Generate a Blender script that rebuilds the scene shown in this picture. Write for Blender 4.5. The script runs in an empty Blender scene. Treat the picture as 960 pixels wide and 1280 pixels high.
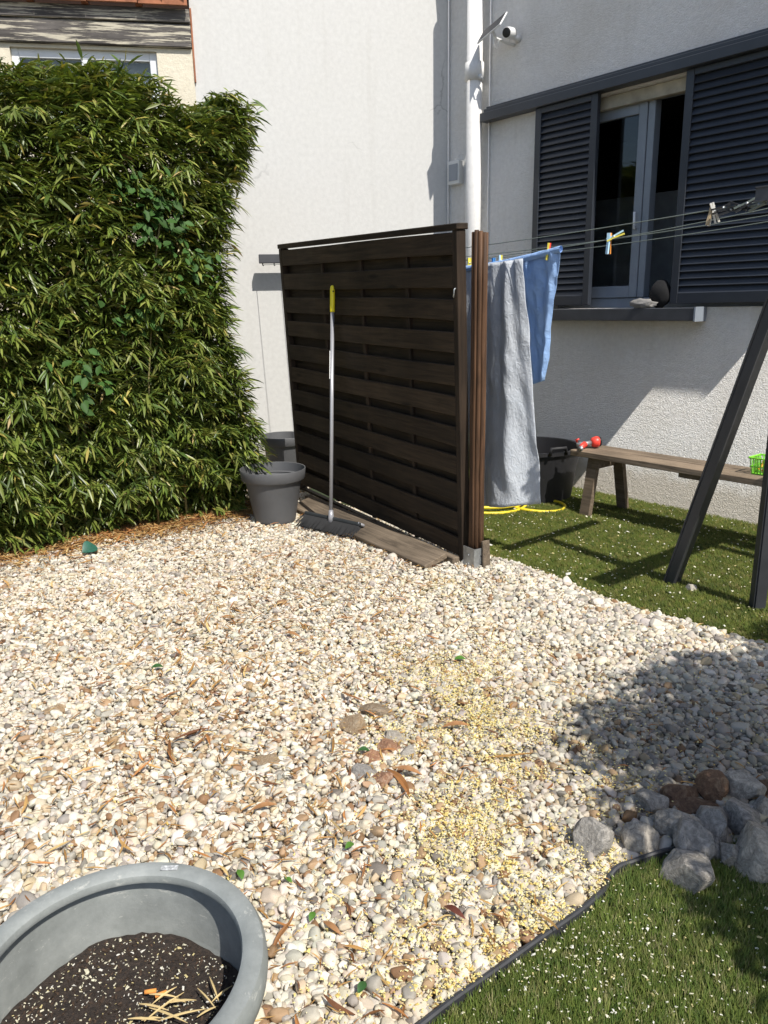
import bpy, bmesh, math, random
import numpy as np
from mathutils import Vector, Matrix, Euler, noise as mnoise
R_ = math.radians
SC = bpy.context.scene
COL = SC.collection
rng = np.random.default_rng(7)
random.seed(7)

# ------------------------------------------------------------------ camera
cam_d = bpy.data.cameras.new('camera'); cam = bpy.data.objects.new('camera', cam_d); COL.objects.link(cam)
cam_d.sensor_fit = 'HORIZONTAL'; cam_d.sensor_width = 36.0; cam_d.lens = 36.0 * 965.0 / 960.0
cam_d.clip_start = 0.02; cam_d.clip_end = 500
EYE = 1.45
CR = ((0.9998306, -0.0184060, 0.0), (-0.0047479, -0.2579082, 0.9661577), (-0.0177831, -0.9659941, -0.2579519))
cm = Matrix.Identity(4)
for i in range(3):
    cm[i][0] = CR[i][0]; cm[i][1] = -CR[i][1]; cm[i][2] = -CR[i][2]
cm[2][3] = EYE
cam.matrix_world = cm
SC.camera = cam

# ------------------------------------------------------------------ sky, sun, exposure
SUN_AZ, SUN_EL = R_(33.2), R_(52)          # azimuth measured from -Y towards +X
SUN = Vector((math.sin(SUN_AZ)*math.cos(SUN_EL), -math.cos(SUN_AZ)*math.cos(SUN_EL), math.sin(SUN_EL)))
w = bpy.data.worlds.new('World'); SC.world = w; w.use_nodes = True
nt = w.node_tree; bg = nt.nodes['Background']
sky = nt.nodes.new('ShaderNodeTexSky'); sky.sky_type = 'NISHITA'; sky.sun_disc = False
sky.sun_elevation = SUN_EL; sky.sun_rotation = math.atan2(SUN.x, SUN.y)
sky.air_density = 1.0; sky.dust_density = 1.2; sky.ozone_density = 1.0
nt.links.new(sky.outputs[0], bg.inputs[0]); bg.inputs[1].default_value = 0.11
sun_d = bpy.data.lights.new('sun', 'SUN'); sun_d.energy = 4.4; sun_d.angle = R_(0.5); sun_d.color = (1.0, 0.955, 0.88)
sun = bpy.data.objects.new('sun', sun_d); COL.objects.link(sun)
sun.rotation_euler = SUN.to_track_quat('Z', 'Y').to_euler(); sun.location = SUN * 30
SC.view_settings.view_transform = 'Standard'; SC.view_settings.look = 'None'
SC.view_settings.gamma = 1.0; SC.view_settings.use_curve_mapping = False
SC.view_settings.exposure = 0.42
SC.cycles.max_bounces = 8; SC.cycles.diffuse_bounces = 5; SC.cycles.transparent_max_bounces = 12

# ------------------------------------------------------------------ material helpers
def N(nt, t, **k):
    n = nt.nodes.new(t)
    for a, b in k.items(): setattr(n, a, b)
    return n
def L(nt, a, b): nt.links.new(a, b)
def newmat(name):
    m = bpy.data.materials.new(name); m.use_nodes = True
    return m, m.node_tree, m.node_tree.nodes['Principled BSDF']
def ramp(nt, fac, stops):
    r = N(nt, 'ShaderNodeValToRGB'); L(nt, fac, r.inputs[0])
    e = r.color_ramp.elements
    while len(e) > 1: e.remove(e[0])
    e[0].position = stops[0][0]; e[0].color = (*stops[0][1], 1)
    for p, c in stops[1:]:
        q = e.new(p); q.color = (*c, 1)
    return r.outputs[0]
def noise(nt, scale, detail=4, rough=.55, mapscale=None, coord='Object', dist=0.0):
    tc = N(nt, 'ShaderNodeTexCoord'); src = tc.outputs[coord]
    if mapscale:
        mp = N(nt, 'ShaderNodeMapping'); mp.inputs['Scale'].default_value = mapscale; L(nt, src, mp.inputs[0]); src = mp.outputs[0]
    n = N(nt, 'ShaderNodeTexNoise'); L(nt, src, n.inputs['Vector'])
    n.inputs['Scale'].default_value = scale; n.inputs['Detail'].default_value = detail; n.inputs['Roughness'].default_value = rough
    n.inputs['Distortion'].default_value = dist
    return n.outputs['Fac']
def mixc(nt, fac, a, b, mode='MIX'):
    m = N(nt, 'ShaderNodeMix', data_type='RGBA', blend_type=mode)
    for s, v in ((m.inputs[0], fac), (m.inputs[6], a), (m.inputs[7], b)):
        if isinstance(v, (int, float)): s.default_value = v
        elif isinstance(v, tuple): s.default_value = (*v[:3], 1)
        else: L(nt, v, s)
    return m.outputs[2]
def math_n(nt, op, a, b=None):
    m = N(nt, 'ShaderNodeMath', operation=op)
    for s, v in ((m.inputs[0], a), (m.inputs[1], b)):
        if v is None: continue
        if isinstance(v, (int, float)): s.default_value = v
        else: L(nt, v, s)
    return m.outputs[0]
def bump(nt, bsdf, h, strength=.3, dist=.01):
    b = N(nt, 'ShaderNodeBump'); b.inputs['Strength'].default_value = strength; b.inputs['Distance'].default_value = dist
    L(nt, h, b.inputs['Height']); L(nt, b.outputs[0], bsdf.inputs['Normal']); return b
def plain(name, c, rough=.6, metal=0.0, var=.12, scale=12, bmp=0.0, bscale=80, spec=.5):
    m, nt, b = newmat(name)
    f = noise(nt, scale, 5)
    lo = tuple(x*(1-var) for x in c); hi = tuple(min(1, x*(1+var)) for x in c)
    L(nt, ramp(nt, f, [(.3, lo), (.7, hi)]), b.inputs['Base Color'])
    b.inputs['Roughness'].default_value = rough; b.inputs['Metallic'].default_value = metal
    b.inputs['Specular IOR Level'].default_value = spec
    if bmp: bump(nt, b, noise(nt, bscale, 3), bmp, .004)
    return m
def wood(name, c0, c1, axis='x', rough=.75, bmp=.35, rnd=.35, wear=None):
    m, nt, b = newmat(name)
    s = {'x': (1.2, 22, 22), 'z': (22, 22, 1.2), 'y': (22, 1.2, 22)}[axis]
    oi = N(nt, 'ShaderNodeObjectInfo')
    tc = N(nt, 'ShaderNodeTexCoord'); va = N(nt, 'ShaderNodeVectorMath', operation='ADD')
    L(nt, tc.outputs['Object'], va.inputs[0]); rv = math_n(nt, 'MULTIPLY', oi.outputs['Random'], 37.0); L(nt, rv, va.inputs[1])
    mp = N(nt, 'ShaderNodeMapping'); mp.inputs['Scale'].default_value = s; L(nt, va.outputs[0], mp.inputs[0])
    n = N(nt, 'ShaderNodeTexNoise'); L(nt, mp.outputs[0], n.inputs['Vector']); n.inputs['Scale'].default_value = 2.2
    n.inputs['Detail'].default_value = 8; n.inputs['Roughness'].default_value = .65; n.inputs['Distortion'].default_value = .6
    col = ramp(nt, n.outputs[0], [(.28, c0), (.5, tuple((a+b_)/2 for a, b_ in zip(c0, c1))), (.72, c1)])
    big = N(nt, 'ShaderNodeTexNoise'); L(nt, va.outputs[0], big.inputs['Vector']); big.inputs['Scale'].default_value = 3.0; big.inputs['Detail'].default_value = 4
    col = mixc(nt, 1.0, col, ramp(nt, big.outputs[0], [(.3, (.65,)*3), (.7, (1.25,)*3)]), 'MULTIPLY')
    rr = ramp(nt, oi.outputs['Random'], [(0, (1-rnd,)*3), (1, (1+rnd*.6,)*3)])
    col = mixc(nt, 1.0, col, rr, 'MULTIPLY')
    # knots
    v = N(nt, 'ShaderNodeTexVoronoi'); mk = N(nt, 'ShaderNodeMapping'); k = {'x': (2.2, 9, 9), 'z': (9, 9, 2.2), 'y': (9, 2.2, 9)}[axis]
    mk.inputs['Scale'].default_value = k; L(nt, va.outputs[0], mk.inputs[0]); L(nt, mk.outputs[0], v.inputs['Vector']); v.inputs['Scale'].default_value = 1.0
    kf = ramp(nt, v.outputs['Distance'], [(.06, (.35,)*3), (.16, (1,)*3)])
    col = mixc(nt, 1.0, col, kf, 'MULTIPLY')
    if wear:
        wn = noise(nt, 5, 6, .7, mapscale=tuple(x*.4 for x in s))
        col = mixc(nt, ramp(nt, wn, [(.50, (0,)*3), (.58, (.8,)*3)]), col, wear)
    L(nt, col, b.inputs['Base Color']); b.inputs['Roughness'].default_value = rough
    b.inputs['Specular IOR Level'].default_value = .3
    bump(nt, b, n.outputs[0], bmp, .006)
    return m
def stucco(name, c, scale=95, strength=.9, dist=.012, stain=(.75, .70, .62), stain_amt=.12, crack=False):
    m, nt, b = newmat(name)
    big = noise(nt, 1.3, 6, .6)
    col = mixc(nt, ramp(nt, big, [(.45, (0,)*3), (.75, (stain_amt*4,)*3)]), c, tuple(a*s for a, s in zip(c, stain)))
    fine = noise(nt, 30, 4)
    col = mixc(nt, 1.0, col, ramp(nt, fine, [(.3, (.93,)*3), (.7, (1.03,)*3)]), 'MULTIPLY')
    if crack:
        tc = N(nt, 'ShaderNodeTexCoord'); v = N(nt, 'ShaderNodeTexVoronoi', feature='DISTANCE_TO_EDGE'); v.inputs['Scale'].default_value = .55
        wn = N(nt, 'ShaderNodeTexNoise'); wn.inputs['Scale'].default_value = 3.5; wn.inputs['Detail'].default_value = 6; L(nt, tc.outputs['Object'], wn.inputs['Vector'])
        ad = N(nt, 'ShaderNodeMix', data_type='RGBA', blend_type='ADD'); ad.inputs[0].default_value = .35; L(nt, tc.outputs['Object'], ad.inputs[6]); L(nt, wn.outputs['Color'], ad.inputs[7])
        L(nt, ad.outputs[2], v.inputs['Vector'])
        gate = noise(nt, 1.1, 2)
        cf = math_n(nt, 'MULTIPLY', ramp(nt, v.outputs['Distance'], [(.0012, (1,)*3), (.004, (0,)*3)]), ramp(nt, gate, [(.52, (0,)*3), (.6, (.75,)*3)]))
        col = mixc(nt, cf, col, tuple(x*.55 for x in c))
    tcg = N(nt, 'ShaderNodeTexCoord'); sp = N(nt, 'ShaderNodeSeparateXYZ'); L(nt, tcg.outputs['Object'], sp.inputs[0])
    gz = math_n(nt, 'SUBTRACT', sp.outputs['Z'], math_n(nt, 'MULTIPLY', noise(nt, 6, 6, .7), .36))
    col = mixc(nt, ramp(nt, gz, [(.0, (.55,)*3), (.12, (0,)*3)]), col, tuple(x*y for x, y in zip(c, (.55, .47, .36))))
    streak = noise(nt, 3.2, 6, .65, mapscale=(2.6, 2.6, .16))
    col = mixc(nt, ramp(nt, streak, [(.56, (0,)*3), (.76, (.22,)*3)]), col, tuple(x*y for x, y in zip(c, (.72, .70, .66))))
    L(nt, col, b.inputs['Base Color']); b.inputs['Roughness'].default_value = .9; b.inputs['Specular IOR Level'].default_value = .15
    h1 = noise(nt, scale, 4, .7); h2 = noise(nt, scale*.3, 3)
    h = math_n(nt, 'ADD', h1, math_n(nt, 'MULTIPLY', h2, .6))
    bump(nt, b, h, strength, dist)
    m.cycles.use_bump_map_correction = False
    return m
def attr_mat(name, rough=.7, trans=0.0, kind='INSTANCER', bmp=0.0, vein=None, spec=.4):
    m, nt, b = newmat(name)
    a = N(nt, 'ShaderNodeAttribute', attribute_type=kind, attribute_name='col')
    col = a.outputs['Color']
    if vein:
        f = noise(nt, vein, 5, .6, dist=1.0)
        col = mixc(nt, 1.0, col, ramp(nt, f, [(.25, (.60, .55, .48)), (.45, (.95, .94, .92)), (.8, (1.08,)*3)]), 'MULTIPLY')
    L(nt, col, b.inputs['Base Color']); b.inputs['Roughness'].default_value = rough; b.inputs['Specular IOR Level'].default_value = spec
    if bmp: bump(nt, b, noise(nt, 120, 4), bmp, .003)
    if trans:
        t = N(nt, 'ShaderNodeBsdfTranslucent'); L(nt, mixc(nt, 1.0, col, (1.25, 1.2, .55), 'MULTIPLY'), t.inputs[0])
        mx = N(nt, 'ShaderNodeMixShader'); mx.inputs[0].default_value = trans
        L(nt, b.outputs[0], mx.inputs[1]); L(nt, t.outputs[0], mx.inputs[2])
        L(nt, mx.outputs[0], nt.nodes['Material Output'].inputs[0])
    return m

# ------------------------------------------------------------------ object helpers
def obj(name, me, mat=None, parent=None, smooth=False):
    if isinstance(me, bmesh.types.BMesh):
        d = bpy.data.meshes.new(name); bmesh.ops.recalc_face_normals(me, faces=me.faces[:]); me.to_mesh(d); me.free(); me = d
    if mat and not me.materials: me.materials.append(mat)
    if smooth:
        me.polygons.foreach_set('use_smooth', [True]*len(me.polygons))
    o = bpy.data.objects.new(name, me); COL.objects.link(o)
    if parent: o.parent = parent
    return o
def empty(name, loc=(0, 0, 0), rz=0.0, mat=None):
    o = bpy.data.objects.new(name, None); COL.objects.link(o); o.empty_display_size = .1
    if mat is not None: o.matrix_world = mat
    else: o.location = loc; o.rotation_euler = (0, 0, rz)
    return o
def tag(o, label, cat, group=None, kind=None):
    o['label'] = label
    if cat: o['category'] = cat
    if group: o['group'] = group
    if kind: o['kind'] = kind
    return o
def struct(o, label=None):
    o['kind'] = 'structure'
    if label: o['label'] = label
    return o
def bx(bm, x0, x1, y0, y1, z0, z1, M=None):
    r = bmesh.ops.create_cube(bm, size=1.0)
    for v in r['verts']:
        v.co = Vector((x0+(v.co.x+.5)*(x1-x0), y0+(v.co.y+.5)*(y1-y0), z0+(v.co.z+.5)*(z1-z0)))
        if M: v.co = M @ v.co
    return r['verts']
def boxm(*boxes, bev=0.0, seg=1, M=None):
    bm = bmesh.new()
    for b in boxes: bx(bm, *b, M=M)
    if bev: bmesh.ops.bevel(bm, geom=bm.edges[:], offset=bev, segments=seg, affect='EDGES', profile=.6)
    return bm
def box(name, b, mat, parent=None, bev=0.0, seg=1):
    return obj(name, boxm(b, bev=bev, seg=seg), mat, parent)
def tube_bm(bm, pts, r, n=8, cap=True):
    pts = [Vector(p) for p in pts]; rings = []
    rr = r if isinstance(r, (list, tuple)) else [r]*len(pts)
    up = Vector((0, 0, 1))
    prev = None
    for i, p in enumerate(pts):
        t = (pts[min(i+1, len(pts)-1)] - pts[max(i-1, 0)]).normalized()
        if prev is None:
            a = t.orthogonal().normalized()
        else:
            a = (prev - t*prev.dot(t)).normalized()
        prev = a; b = t.cross(a)
        rings.append([bm.verts.new(p + (a*math.cos(2*math.pi*k/n) + b*math.sin(2*math.pi*k/n))*rr[i]) for k in range(n)])
    for i in range(len(rings)-1):
        for k in range(n):
            bm.faces.new((rings[i][k], rings[i][(k+1) % n], rings[i+1][(k+1) % n], rings[i+1][k]))
    if cap:
        bm.faces.new(rings[0][::-1]); bm.faces.new(rings[-1])
def tube(name, pts, r, mat, parent=None, n=8, smooth=True):
    bm = bmesh.new(); tube_bm(bm, pts, r, n)
    return obj(name, bm, mat, parent, smooth)
def lathe(name, prof, mat, parent=None, n=64, smooth=True, loc=(0, 0, 0)):
    bm = bmesh.new(); rings = []
    for r, z in prof:
        if r < 1e-5: rings.append([bm.verts.new((loc[0], loc[1], loc[2]+z))])
        else: rings.append([bm.verts.new((loc[0]+r*math.cos(2*math.pi*k/n), loc[1]+r*math.sin(2*math.pi*k/n), loc[2]+z)) for k in range(n)])
    for A, B in zip(rings, rings[1:]):
        for k in range(n):
            a = [A[k % len(A)], A[(k+1) % len(A)], B[(k+1) % len(B)], B[k % len(B)]]
            f = []
            for v in a:
                if v not in f: f.append(v)
            if len(f) > 2: bm.faces.new(f)
    o = obj(name, bm, mat, parent)
    me = o.data
    if smooth:
        me.polygons.foreach_set('use_smooth', [True]*len(me.polygons))
        for e in me.edges: pass
        me.set_sharp_from_angle(angle=R_(35))
    return o
def beam(a, b, w, h, bm=None, bev=0.0):
    """box-section bar from a to b"""
    a = Vector(a); b = Vector(b); d = b-a; t = d.normalized()
    s = t.cross(Vector((0, 0, 1)))
    s = s.normalized() if s.length > 1e-4 else Vector((1, 0, 0))
    u = s.cross(t)
    M = Matrix(((t.x, s.x, u.x, a.x), (t.y, s.y, u.y, a.y), (t.z, s.z, u.z, a.z), (0, 0, 0, 1)))
    bm = bm or bmesh.new()
    bx(bm, 0, d.length, -w/2, w/2, -h/2, h/2, M)
    if bev: bmesh.ops.bevel(bm, geom=bm.edges[:], offset=bev, segments=2, affect='EDGES')
    return bm
def grid_mesh(name, P, mat, parent=None, smooth=True, thick=0.0):
    """P: (m,n,3) array"""
    m, n = P.shape[:2]
    idx = np.arange(m*n).reshape(m, n)
    f = np.stack([idx[:-1, :-1], idx[1:, :-1], idx[1:, 1:], idx[:-1, 1:]], -1).reshape(-1, 4)
    me = bpy.data.meshes.new(name); me.from_pydata(P.reshape(-1, 3).tolist(), [], f.tolist())
    o = obj(name, me, mat, parent, smooth)
    if thick:
        s = o.modifiers.new('thickness', 'SOLIDIFY'); s.thickness = thick; s.offset = 0
    return o
def sheet(name, poly, z, mat, parent=None):
    bm = bmesh.new(); vs = [bm.verts.new((x, y, z)) for x, y in poly]
    bm.faces.new(vs); bmesh.ops.triangulate(bm, faces=bm.faces[:])
    o = obj(name, bm, mat, parent)
    if o.data.polygons[0].normal.z < 0: o.data.flip_normals()
    return o
def in_poly(x, y, poly):
    c = np.zeros(len(x), bool); n = len(poly)
    for i in range(n):
        x1, y1 = poly[i]; x2, y2 = poly[(i+1) % n]
        cond = ((y1 > y) != (y2 > y))
        xi = (x2-x1)*(y-y1)/((y2-y1) if abs(y2-y1) > 1e-9 else 1e-9)+x1
        c ^= cond & (x < xi)
    return c
def smoothn(x, y, s, seed=0.0):
    return np.array([mnoise.noise(Vector((a*s+seed, b*s-seed, seed*.7))) for a, b in zip(x, y)])
def scatter(name, pts, rot, scl, idx, col, protos, kind='stuff', parent=None):
    """many tiny pieces nobody could count: one object, geometry-nodes instances"""
    me = bpy.data.meshes.new(name); me.from_pydata(np.asarray(pts).tolist(), [], [])
    n = len(pts)
    a = me.attributes.new('rot', 'FLOAT_VECTOR', 'POINT'); a.data.foreach_set('vector', np.asarray(rot, np.float32).ravel())
    a = me.attributes.new('scl', 'FLOAT_VECTOR', 'POINT'); a.data.foreach_set('vector', np.asarray(scl, np.float32).ravel())
    a = me.attributes.new('idx', 'INT', 'POINT'); a.data.foreach_set('value', np.asarray(idx, np.int32))
    a = me.attributes.new('col', 'FLOAT_COLOR', 'POINT'); a.data.foreach_set('color', np.c_[np.asarray(col), np.ones(n)].astype(np.float32).ravel())
    o = bpy.data.objects.new(name, me); COL.objects.link(o); o['kind'] = kind
    if parent: o.parent = parent
    c = bpy.data.collections.new(name + '_pieces')
    for i, pm in enumerate(protos):
        p = bpy.data.objects.new('%s_piece_%02d' % (name, i), pm); c.objects.link(p)
    g = bpy.data.node_groups.new(name + '_scatter', 'GeometryNodeTree')
    g.interface.new_socket('Geometry', in_out='INPUT', socket_type='NodeSocketGeometry')
    g.interface.new_socket('Geometry', in_out='OUTPUT', socket_type='NodeSocketGeometry')
    gi = g.nodes.new('NodeGroupInput'); go = g.nodes.new('NodeGroupOutput')
    ci = g.nodes.new('GeometryNodeCollectionInfo'); ci.inputs['Collection'].default_value = c
    ci.inputs['Separate Children'].default_value = True; ci.inputs['Reset Children'].default_value = True
    ip = g.nodes.new('GeometryNodeInstanceOnPoints'); ip.inputs['Pick Instance'].default_value = True
    def na(nm, ty):
        q = g.nodes.new('GeometryNodeInputNamedAttribute'); q.data_type = ty; q.inputs[0].default_value = nm
        return q.outputs['Attribute']
    e2r = g.nodes.new('FunctionNodeEulerToRotation')
    g.links.new(gi.outputs[0], ip.inputs['Points']); g.links.new(ci.outputs[0], ip.inputs['Instance'])
    g.links.new(na('idx', 'INT'), ip.inputs['Instance Index']); g.links.new(na('rot', 'FLOAT_VECTOR'), e2r.inputs[0])
    g.links.new(e2r.outputs[0], ip.inputs['Rotation']); g.links.new(na('scl', 'FLOAT_VECTOR'), ip.inputs['Scale'])
    g.links.new(ip.outputs[0], go.inputs[0])
    md = o.modifiers.new('scatter', 'NODES'); md.node_group = g
    return o

# ------------------------------------------------------------------ materials
M_house = stucco('grey_white_render', (.88, .865, .835), 95, 1.0, .024)
M_white = stucco('white_wall_paint', (.61, .605, .585), 60, .15, .006, stain=(.93, .92, .90), stain_amt=.05, crack=True)
M_yellow = stucco('cream_render', (.70, .645, .52), 50, .5, .01, stain_amt=.15)
M_pipe = stucco('white_pipe_paint', (.74, .73, .71), 80, .35, .006, stain_amt=.05)
M_anth = plain('anthracite_paint', (.030, .035, .045), .42, var=.15, scale=4)
M_anth2 = plain('anthracite_sill', (.055, .058, .065), .5, var=.2, scale=8, bmp=.1)
M_pvc = plain('grey_white_window_frame', (.24, .27, .31), .35, var=.06)
M_pvcw = plain('white_window_frame', (.72, .74, .76), .4, var=.06)
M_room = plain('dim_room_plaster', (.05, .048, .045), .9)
M_glass, nt, b = newmat('window_glass'); b.inputs['Base Color'].default_value = (.9, .95, .95, 1); b.inputs['Roughness'].default_value = .02
b.inputs['Transmission Weight'].default_value = 1.0; b.inputs['IOR'].default_value = 1.45
M_fence = wood('dark_stained_fence_wood', (.015, .010, .0065), (.060, .040, .024), 'x', .7, .4, .4)
M_fencev = wood('dark_stained_upright_wood', (.020, .013, .009), (.07, .046, .029), 'z', .7, .4, .3)
M_post = wood('brown_stained_post_wood', (.035, .019, .011), (.15, .078, .04), 'z', .65, .45, .1)
M_plank = wood('weathered_plank_wood', (.055, .042, .030), (.20, .155, .11), 'x', .85, .9, .25)
M_bench = wood('weathered_bench_wood', (.10, .075, .05), (.27, .205, .145), 'x', .85, .5, .3)
M_beam = wood('peeling_beam_wood', (.055, .05, .048), (.17, .155, .145), 'x', .9, .6, .1, wear=(.62, .57, .45))
M_tile = plain('terracotta_tile', (.33, .13, .065), .85, var=.3, scale=14, bmp=.3)
M_raft = wood('red_brown_rafter_wood', (.16, .055, .025), (.33, .13, .06), 'y', .8, .3, .2)
M_galv = plain('galvanised_steel', (.42, .44, .45), .45, .75, var=.25, scale=30)
M_steel = plain('dark_grey_steel_tube', (.045, .047, .052), .45, .2, var=.2, scale=6)
M_bar = plain('grey_steel_bar', (.07, .072, .08), .5, .1, var=.1)
M_pot = plain('anthracite_plastic', (.095, .096, .10), .55, var=.10, scale=7, bmp=.08, bscale=50)
M_tub = plain('black_rubber', (.012, .012, .014), .6, var=.2)
M_zinc, nt, b = newmat('weathered_grey_planter')
f1 = noise(nt, 7, 8, .7); f2 = noise(nt, 45, 5, .7)
cz = ramp(nt, f1, [(.25, (.15, .162, .155)), (.5, (.235, .25, .24)), (.75, (.33, .345, .33))])
cz = mixc(nt, ramp(nt, noise(nt, 26, 8, .75, mapscale=(1, 1, 2.5)), [(.60, (0,)*3), (.68, (.65,)*3)]), cz, (.46, .46, .42))
L(nt, cz, b.inputs['Base Color']); b.inputs['Roughness'].default_value = .62; bump(nt, b, f2, .25, .004)
M_soil, nt, b = newmat('dark_potting_soil')
f = noise(nt, 120, 6, .7); L(nt, ramp(nt, f, [(.3, (.014, .010, .008)), (.7, (.085, .060, .045))]), b.inputs['Base Color'])
b.inputs['Roughness'].default_value = .95; bump(nt, b, f, 1.0, .02)
M_ground = plain('bare_garden_soil', (.16, .12, .08), .95, var=.4, scale=6, bmp=.6, bscale=40)
M_bed = plain('gravel_bed_sand', (.10, .068, .038), .95, var=.4, scale=25, bmp=.8, bscale=60)
M_turf = plain('turf_backing', (.022, .035, .010), .95, var=.4, scale=20, bmp=.5, bscale=120)
M_pebble = attr_mat('marble_pebble', .62, 0, bmp=.25, vein=26, spec=.35)
M_litter = attr_mat('dry_leaf_litter', .75, .2)
M_fleck = attr_mat('blossom_fleck', .8, .25)
M_blade = attr_mat('turf_blade', .6, .25, spec=.25)
M_leaf = attr_mat('bamboo_leaf', .38, .22, kind='GEOMETRY', spec=.6)
M_cane = plain('bamboo_cane', (.22, .19, .08), .6, var=.35, scale=10)
M_bark = plain('grey_bark', (.12, .095, .07), .9, var=.4, scale=18, bmp=.8, bscale=40)
M_yel = plain('yellow_plastic', (.85, .72, .02), .4, var=.03)
M_handle = plain('grey_broom_handle', (.36, .36, .38), .35, .3, var=.04)
M_head = plain('dark_broom_head', (.025, .028, .03), .5, var=.1)
M_brist = plain('black_bristles', (.006, .0065, .008), .75, var=.3)
M_hose = plain('yellow_hose_rubber', (.75, .60, .03), .45, var=.06)
M_black = plain('black_plastic', (.010, .010, .011), .45, var=.15)
M_red = plain('red_plastic', (.75, .06, .04), .4, var=.05)
M_green = plain('lime_green_plastic', (.22, .62, .04), .4, var=.05)
M_paper = plain('white_label', (.8, .8, .78), .6, var=.05)
M_linen, nt, b = newmat('grey_blue_linen')
f = noise(nt, 9, 5); L(nt, ramp(nt, f, [(.3, (.42, .455, .50)), (.7, (.52, .55, .59))]), b.inputs['Base Color'])
b.inputs['Roughness'].default_value = .9; b.inputs['Sheen Weight'].default_value = .2
bump(nt, b, noise(nt, 28, 4, .6, mapscale=(1.6, 1.6, .8), dist=1.2), .45, .02)
M_blue, nt, b = newmat('light_blue_cotton')
f = noise(nt, 9, 5); L(nt, ramp(nt, f, [(.3, (.26, .42, .72)), (.7, (.34, .51, .80))]), b.inputs['Base Color'])
b.inputs['Roughness'].default_value = .9; bump(nt, b, noise(nt, 24, 4, .6, dist=1.0), .4, .02)
M_cord = plain('green_grey_cord', (.16, .19, .17), .6)
def rockmat(name, c0, c1, c2):
    m, nt, b = newmat(name)
    oi = N(nt, 'ShaderNodeObjectInfo'); f = noise(nt, 34, 8, .7, dist=1.4); f2 = noise(nt, 120, 6, .7)
    col = ramp(nt, f, [(.32, c0), (.5, c1), (.66, c2)])
    col = mixc(nt, 1.0, col, ramp(nt, oi.outputs['Random'], [(0, (.72, .72, .74)), (.5, (1, .97, .92)), (1, (1.2, 1.12, 1.0))]), 'MULTIPLY')
    L(nt, mixc(nt, 1.0, col, ramp(nt, f2, [(.3, (.75,)*3), (.7, (1.15,)*3)]), 'MULTIPLY'), b.inputs['Base Color'])
    b.inputs['Roughness'].default_value = .8; bump(nt, b, math_n(nt, 'ADD', f2, f), .9, .010)
    return m
M_rock_g = rockmat('grey_veined_rock', (.17, .16, .15), (.36, .345, .32), (.56, .53, .49))
M_rock_b = rockmat('rusty_brown_rock', (.09, .05, .03), (.19, .11, .065), (.31, .22, .14))
M_rock_t = rockmat('tan_layered_rock', (.25, .16, .09), (.36, .27, .175), (.45, .375, .285))
M_rock_r = rockmat('reddish_orange_stone', (.20, .09, .05), (.36, .20, .12), (.50, .36, .26))
M_rock_w = rockmat('pale_marble_rock', (.34, .31, .275), (.43, .405, .365), (.50, .48, .44))

# ------------------------------------------------------------------ ground, gravel bed and lawns
struct(sheet('ground', [(-40, -40), (40, -40), (40, 40), (-40, 40)], -.05, M_ground), 'bare garden soil under and around the yard')
lawn_far = [(.614, 4.296), (.805, 4.115), (1.001, 3.811), (1.227, 3.471), (1.454, 3.269), (1.632, 3.032), (2.1, 2.45), (2.7, 1.9), (5.0, .4),
            (5.6, .9), (2.15, 5.30), (.62, 7.2), (-.55, 6.95), (-.62, 6.05)]
lawn_near = [(-.20, .2), (-.19, .95), (-.13, 1.10), (-.02, 1.193), (.089, 1.281), (.191, 1.36), (.312, 1.45), (.458, 1.554), (.54, 1.64), (.568, 1.687), (.637, 1.72),
             (.733, 1.754), (.825, 1.77), (.98, 1.81), (1.2, 1.92), (1.8, 2.1), (2.4, 1.9), (4.5, .3), (4.0, -.6), (-.2, -.6)]
gravel_poly = [(-3.6, .2), (-.20, .2), (-.19, .95), (-.13, 1.10), (-.02, 1.193), (.089, 1.281), (.191, 1.36), (.312, 1.45), (.458, 1.554), (.54, 1.64), (.568, 1.687), (.637, 1.72),
               (.733, 1.754), (.825, 1.77), (.98, 1.81), (1.2, 1.92), (1.8, 2.1), (2.1, 2.45), (1.632, 3.032), (1.454, 3.269), (1.227, 3.471), (1.001, 3.811), (.805, 4.115),
               (.614, 4.296), (-.62, 6.05), (-.55, 6.95), (-1.5, 6.8), (-3.6, 5.2)]
bed = struct(sheet('gravel_bed', gravel_poly, -.004, M_bed), 'bed of white and cream pebbles between hedge and lawn')
lf = struct(sheet('lawn', lawn_far, -.006, M_turf), 'artificial lawn between the fence panel and the house')
ln = struct(sheet('lawn', lawn_near, -.002, M_turf), 'artificial lawn beyond the black edging strip')

# pebble shapes
def pebble_mesh(seed):
    r = random.Random(seed); bm = bmesh.new(); bmesh.ops.create_icosphere(bm, subdivisions=3, radius=1.0)
    off = Vector((r.random()*50, r.random()*50, r.random()*50))
    cuts = [(Vector((r.gauss(0, 1), r.gauss(0, 1), r.gauss(0, 1))).normalized(), r.uniform(.72, .96) if seed % 2 else r.uniform(.58, .90)) for _ in range(9)]
    for v in bm.verts:
        p = v.co.copy(); k = 1 + .30*mnoise.noise(p*1.3+off)
        p *= k
        for n, d in cuts:
            e = p.dot(n)-d
            if e > 0: p -= n*e*.92
        v.co = p*(1+.03*mnoise.noise(p*4+off))
    me = bpy.data.meshes.new('pebble'); bm.to_mesh(me); bm.free()
    me.polygons.foreach_set('use_smooth', [True]*len(me.polygons)); me.materials.append(M_pebble)
    return me
PEB = [pebble_mesh(i) for i in range(12)]
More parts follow.
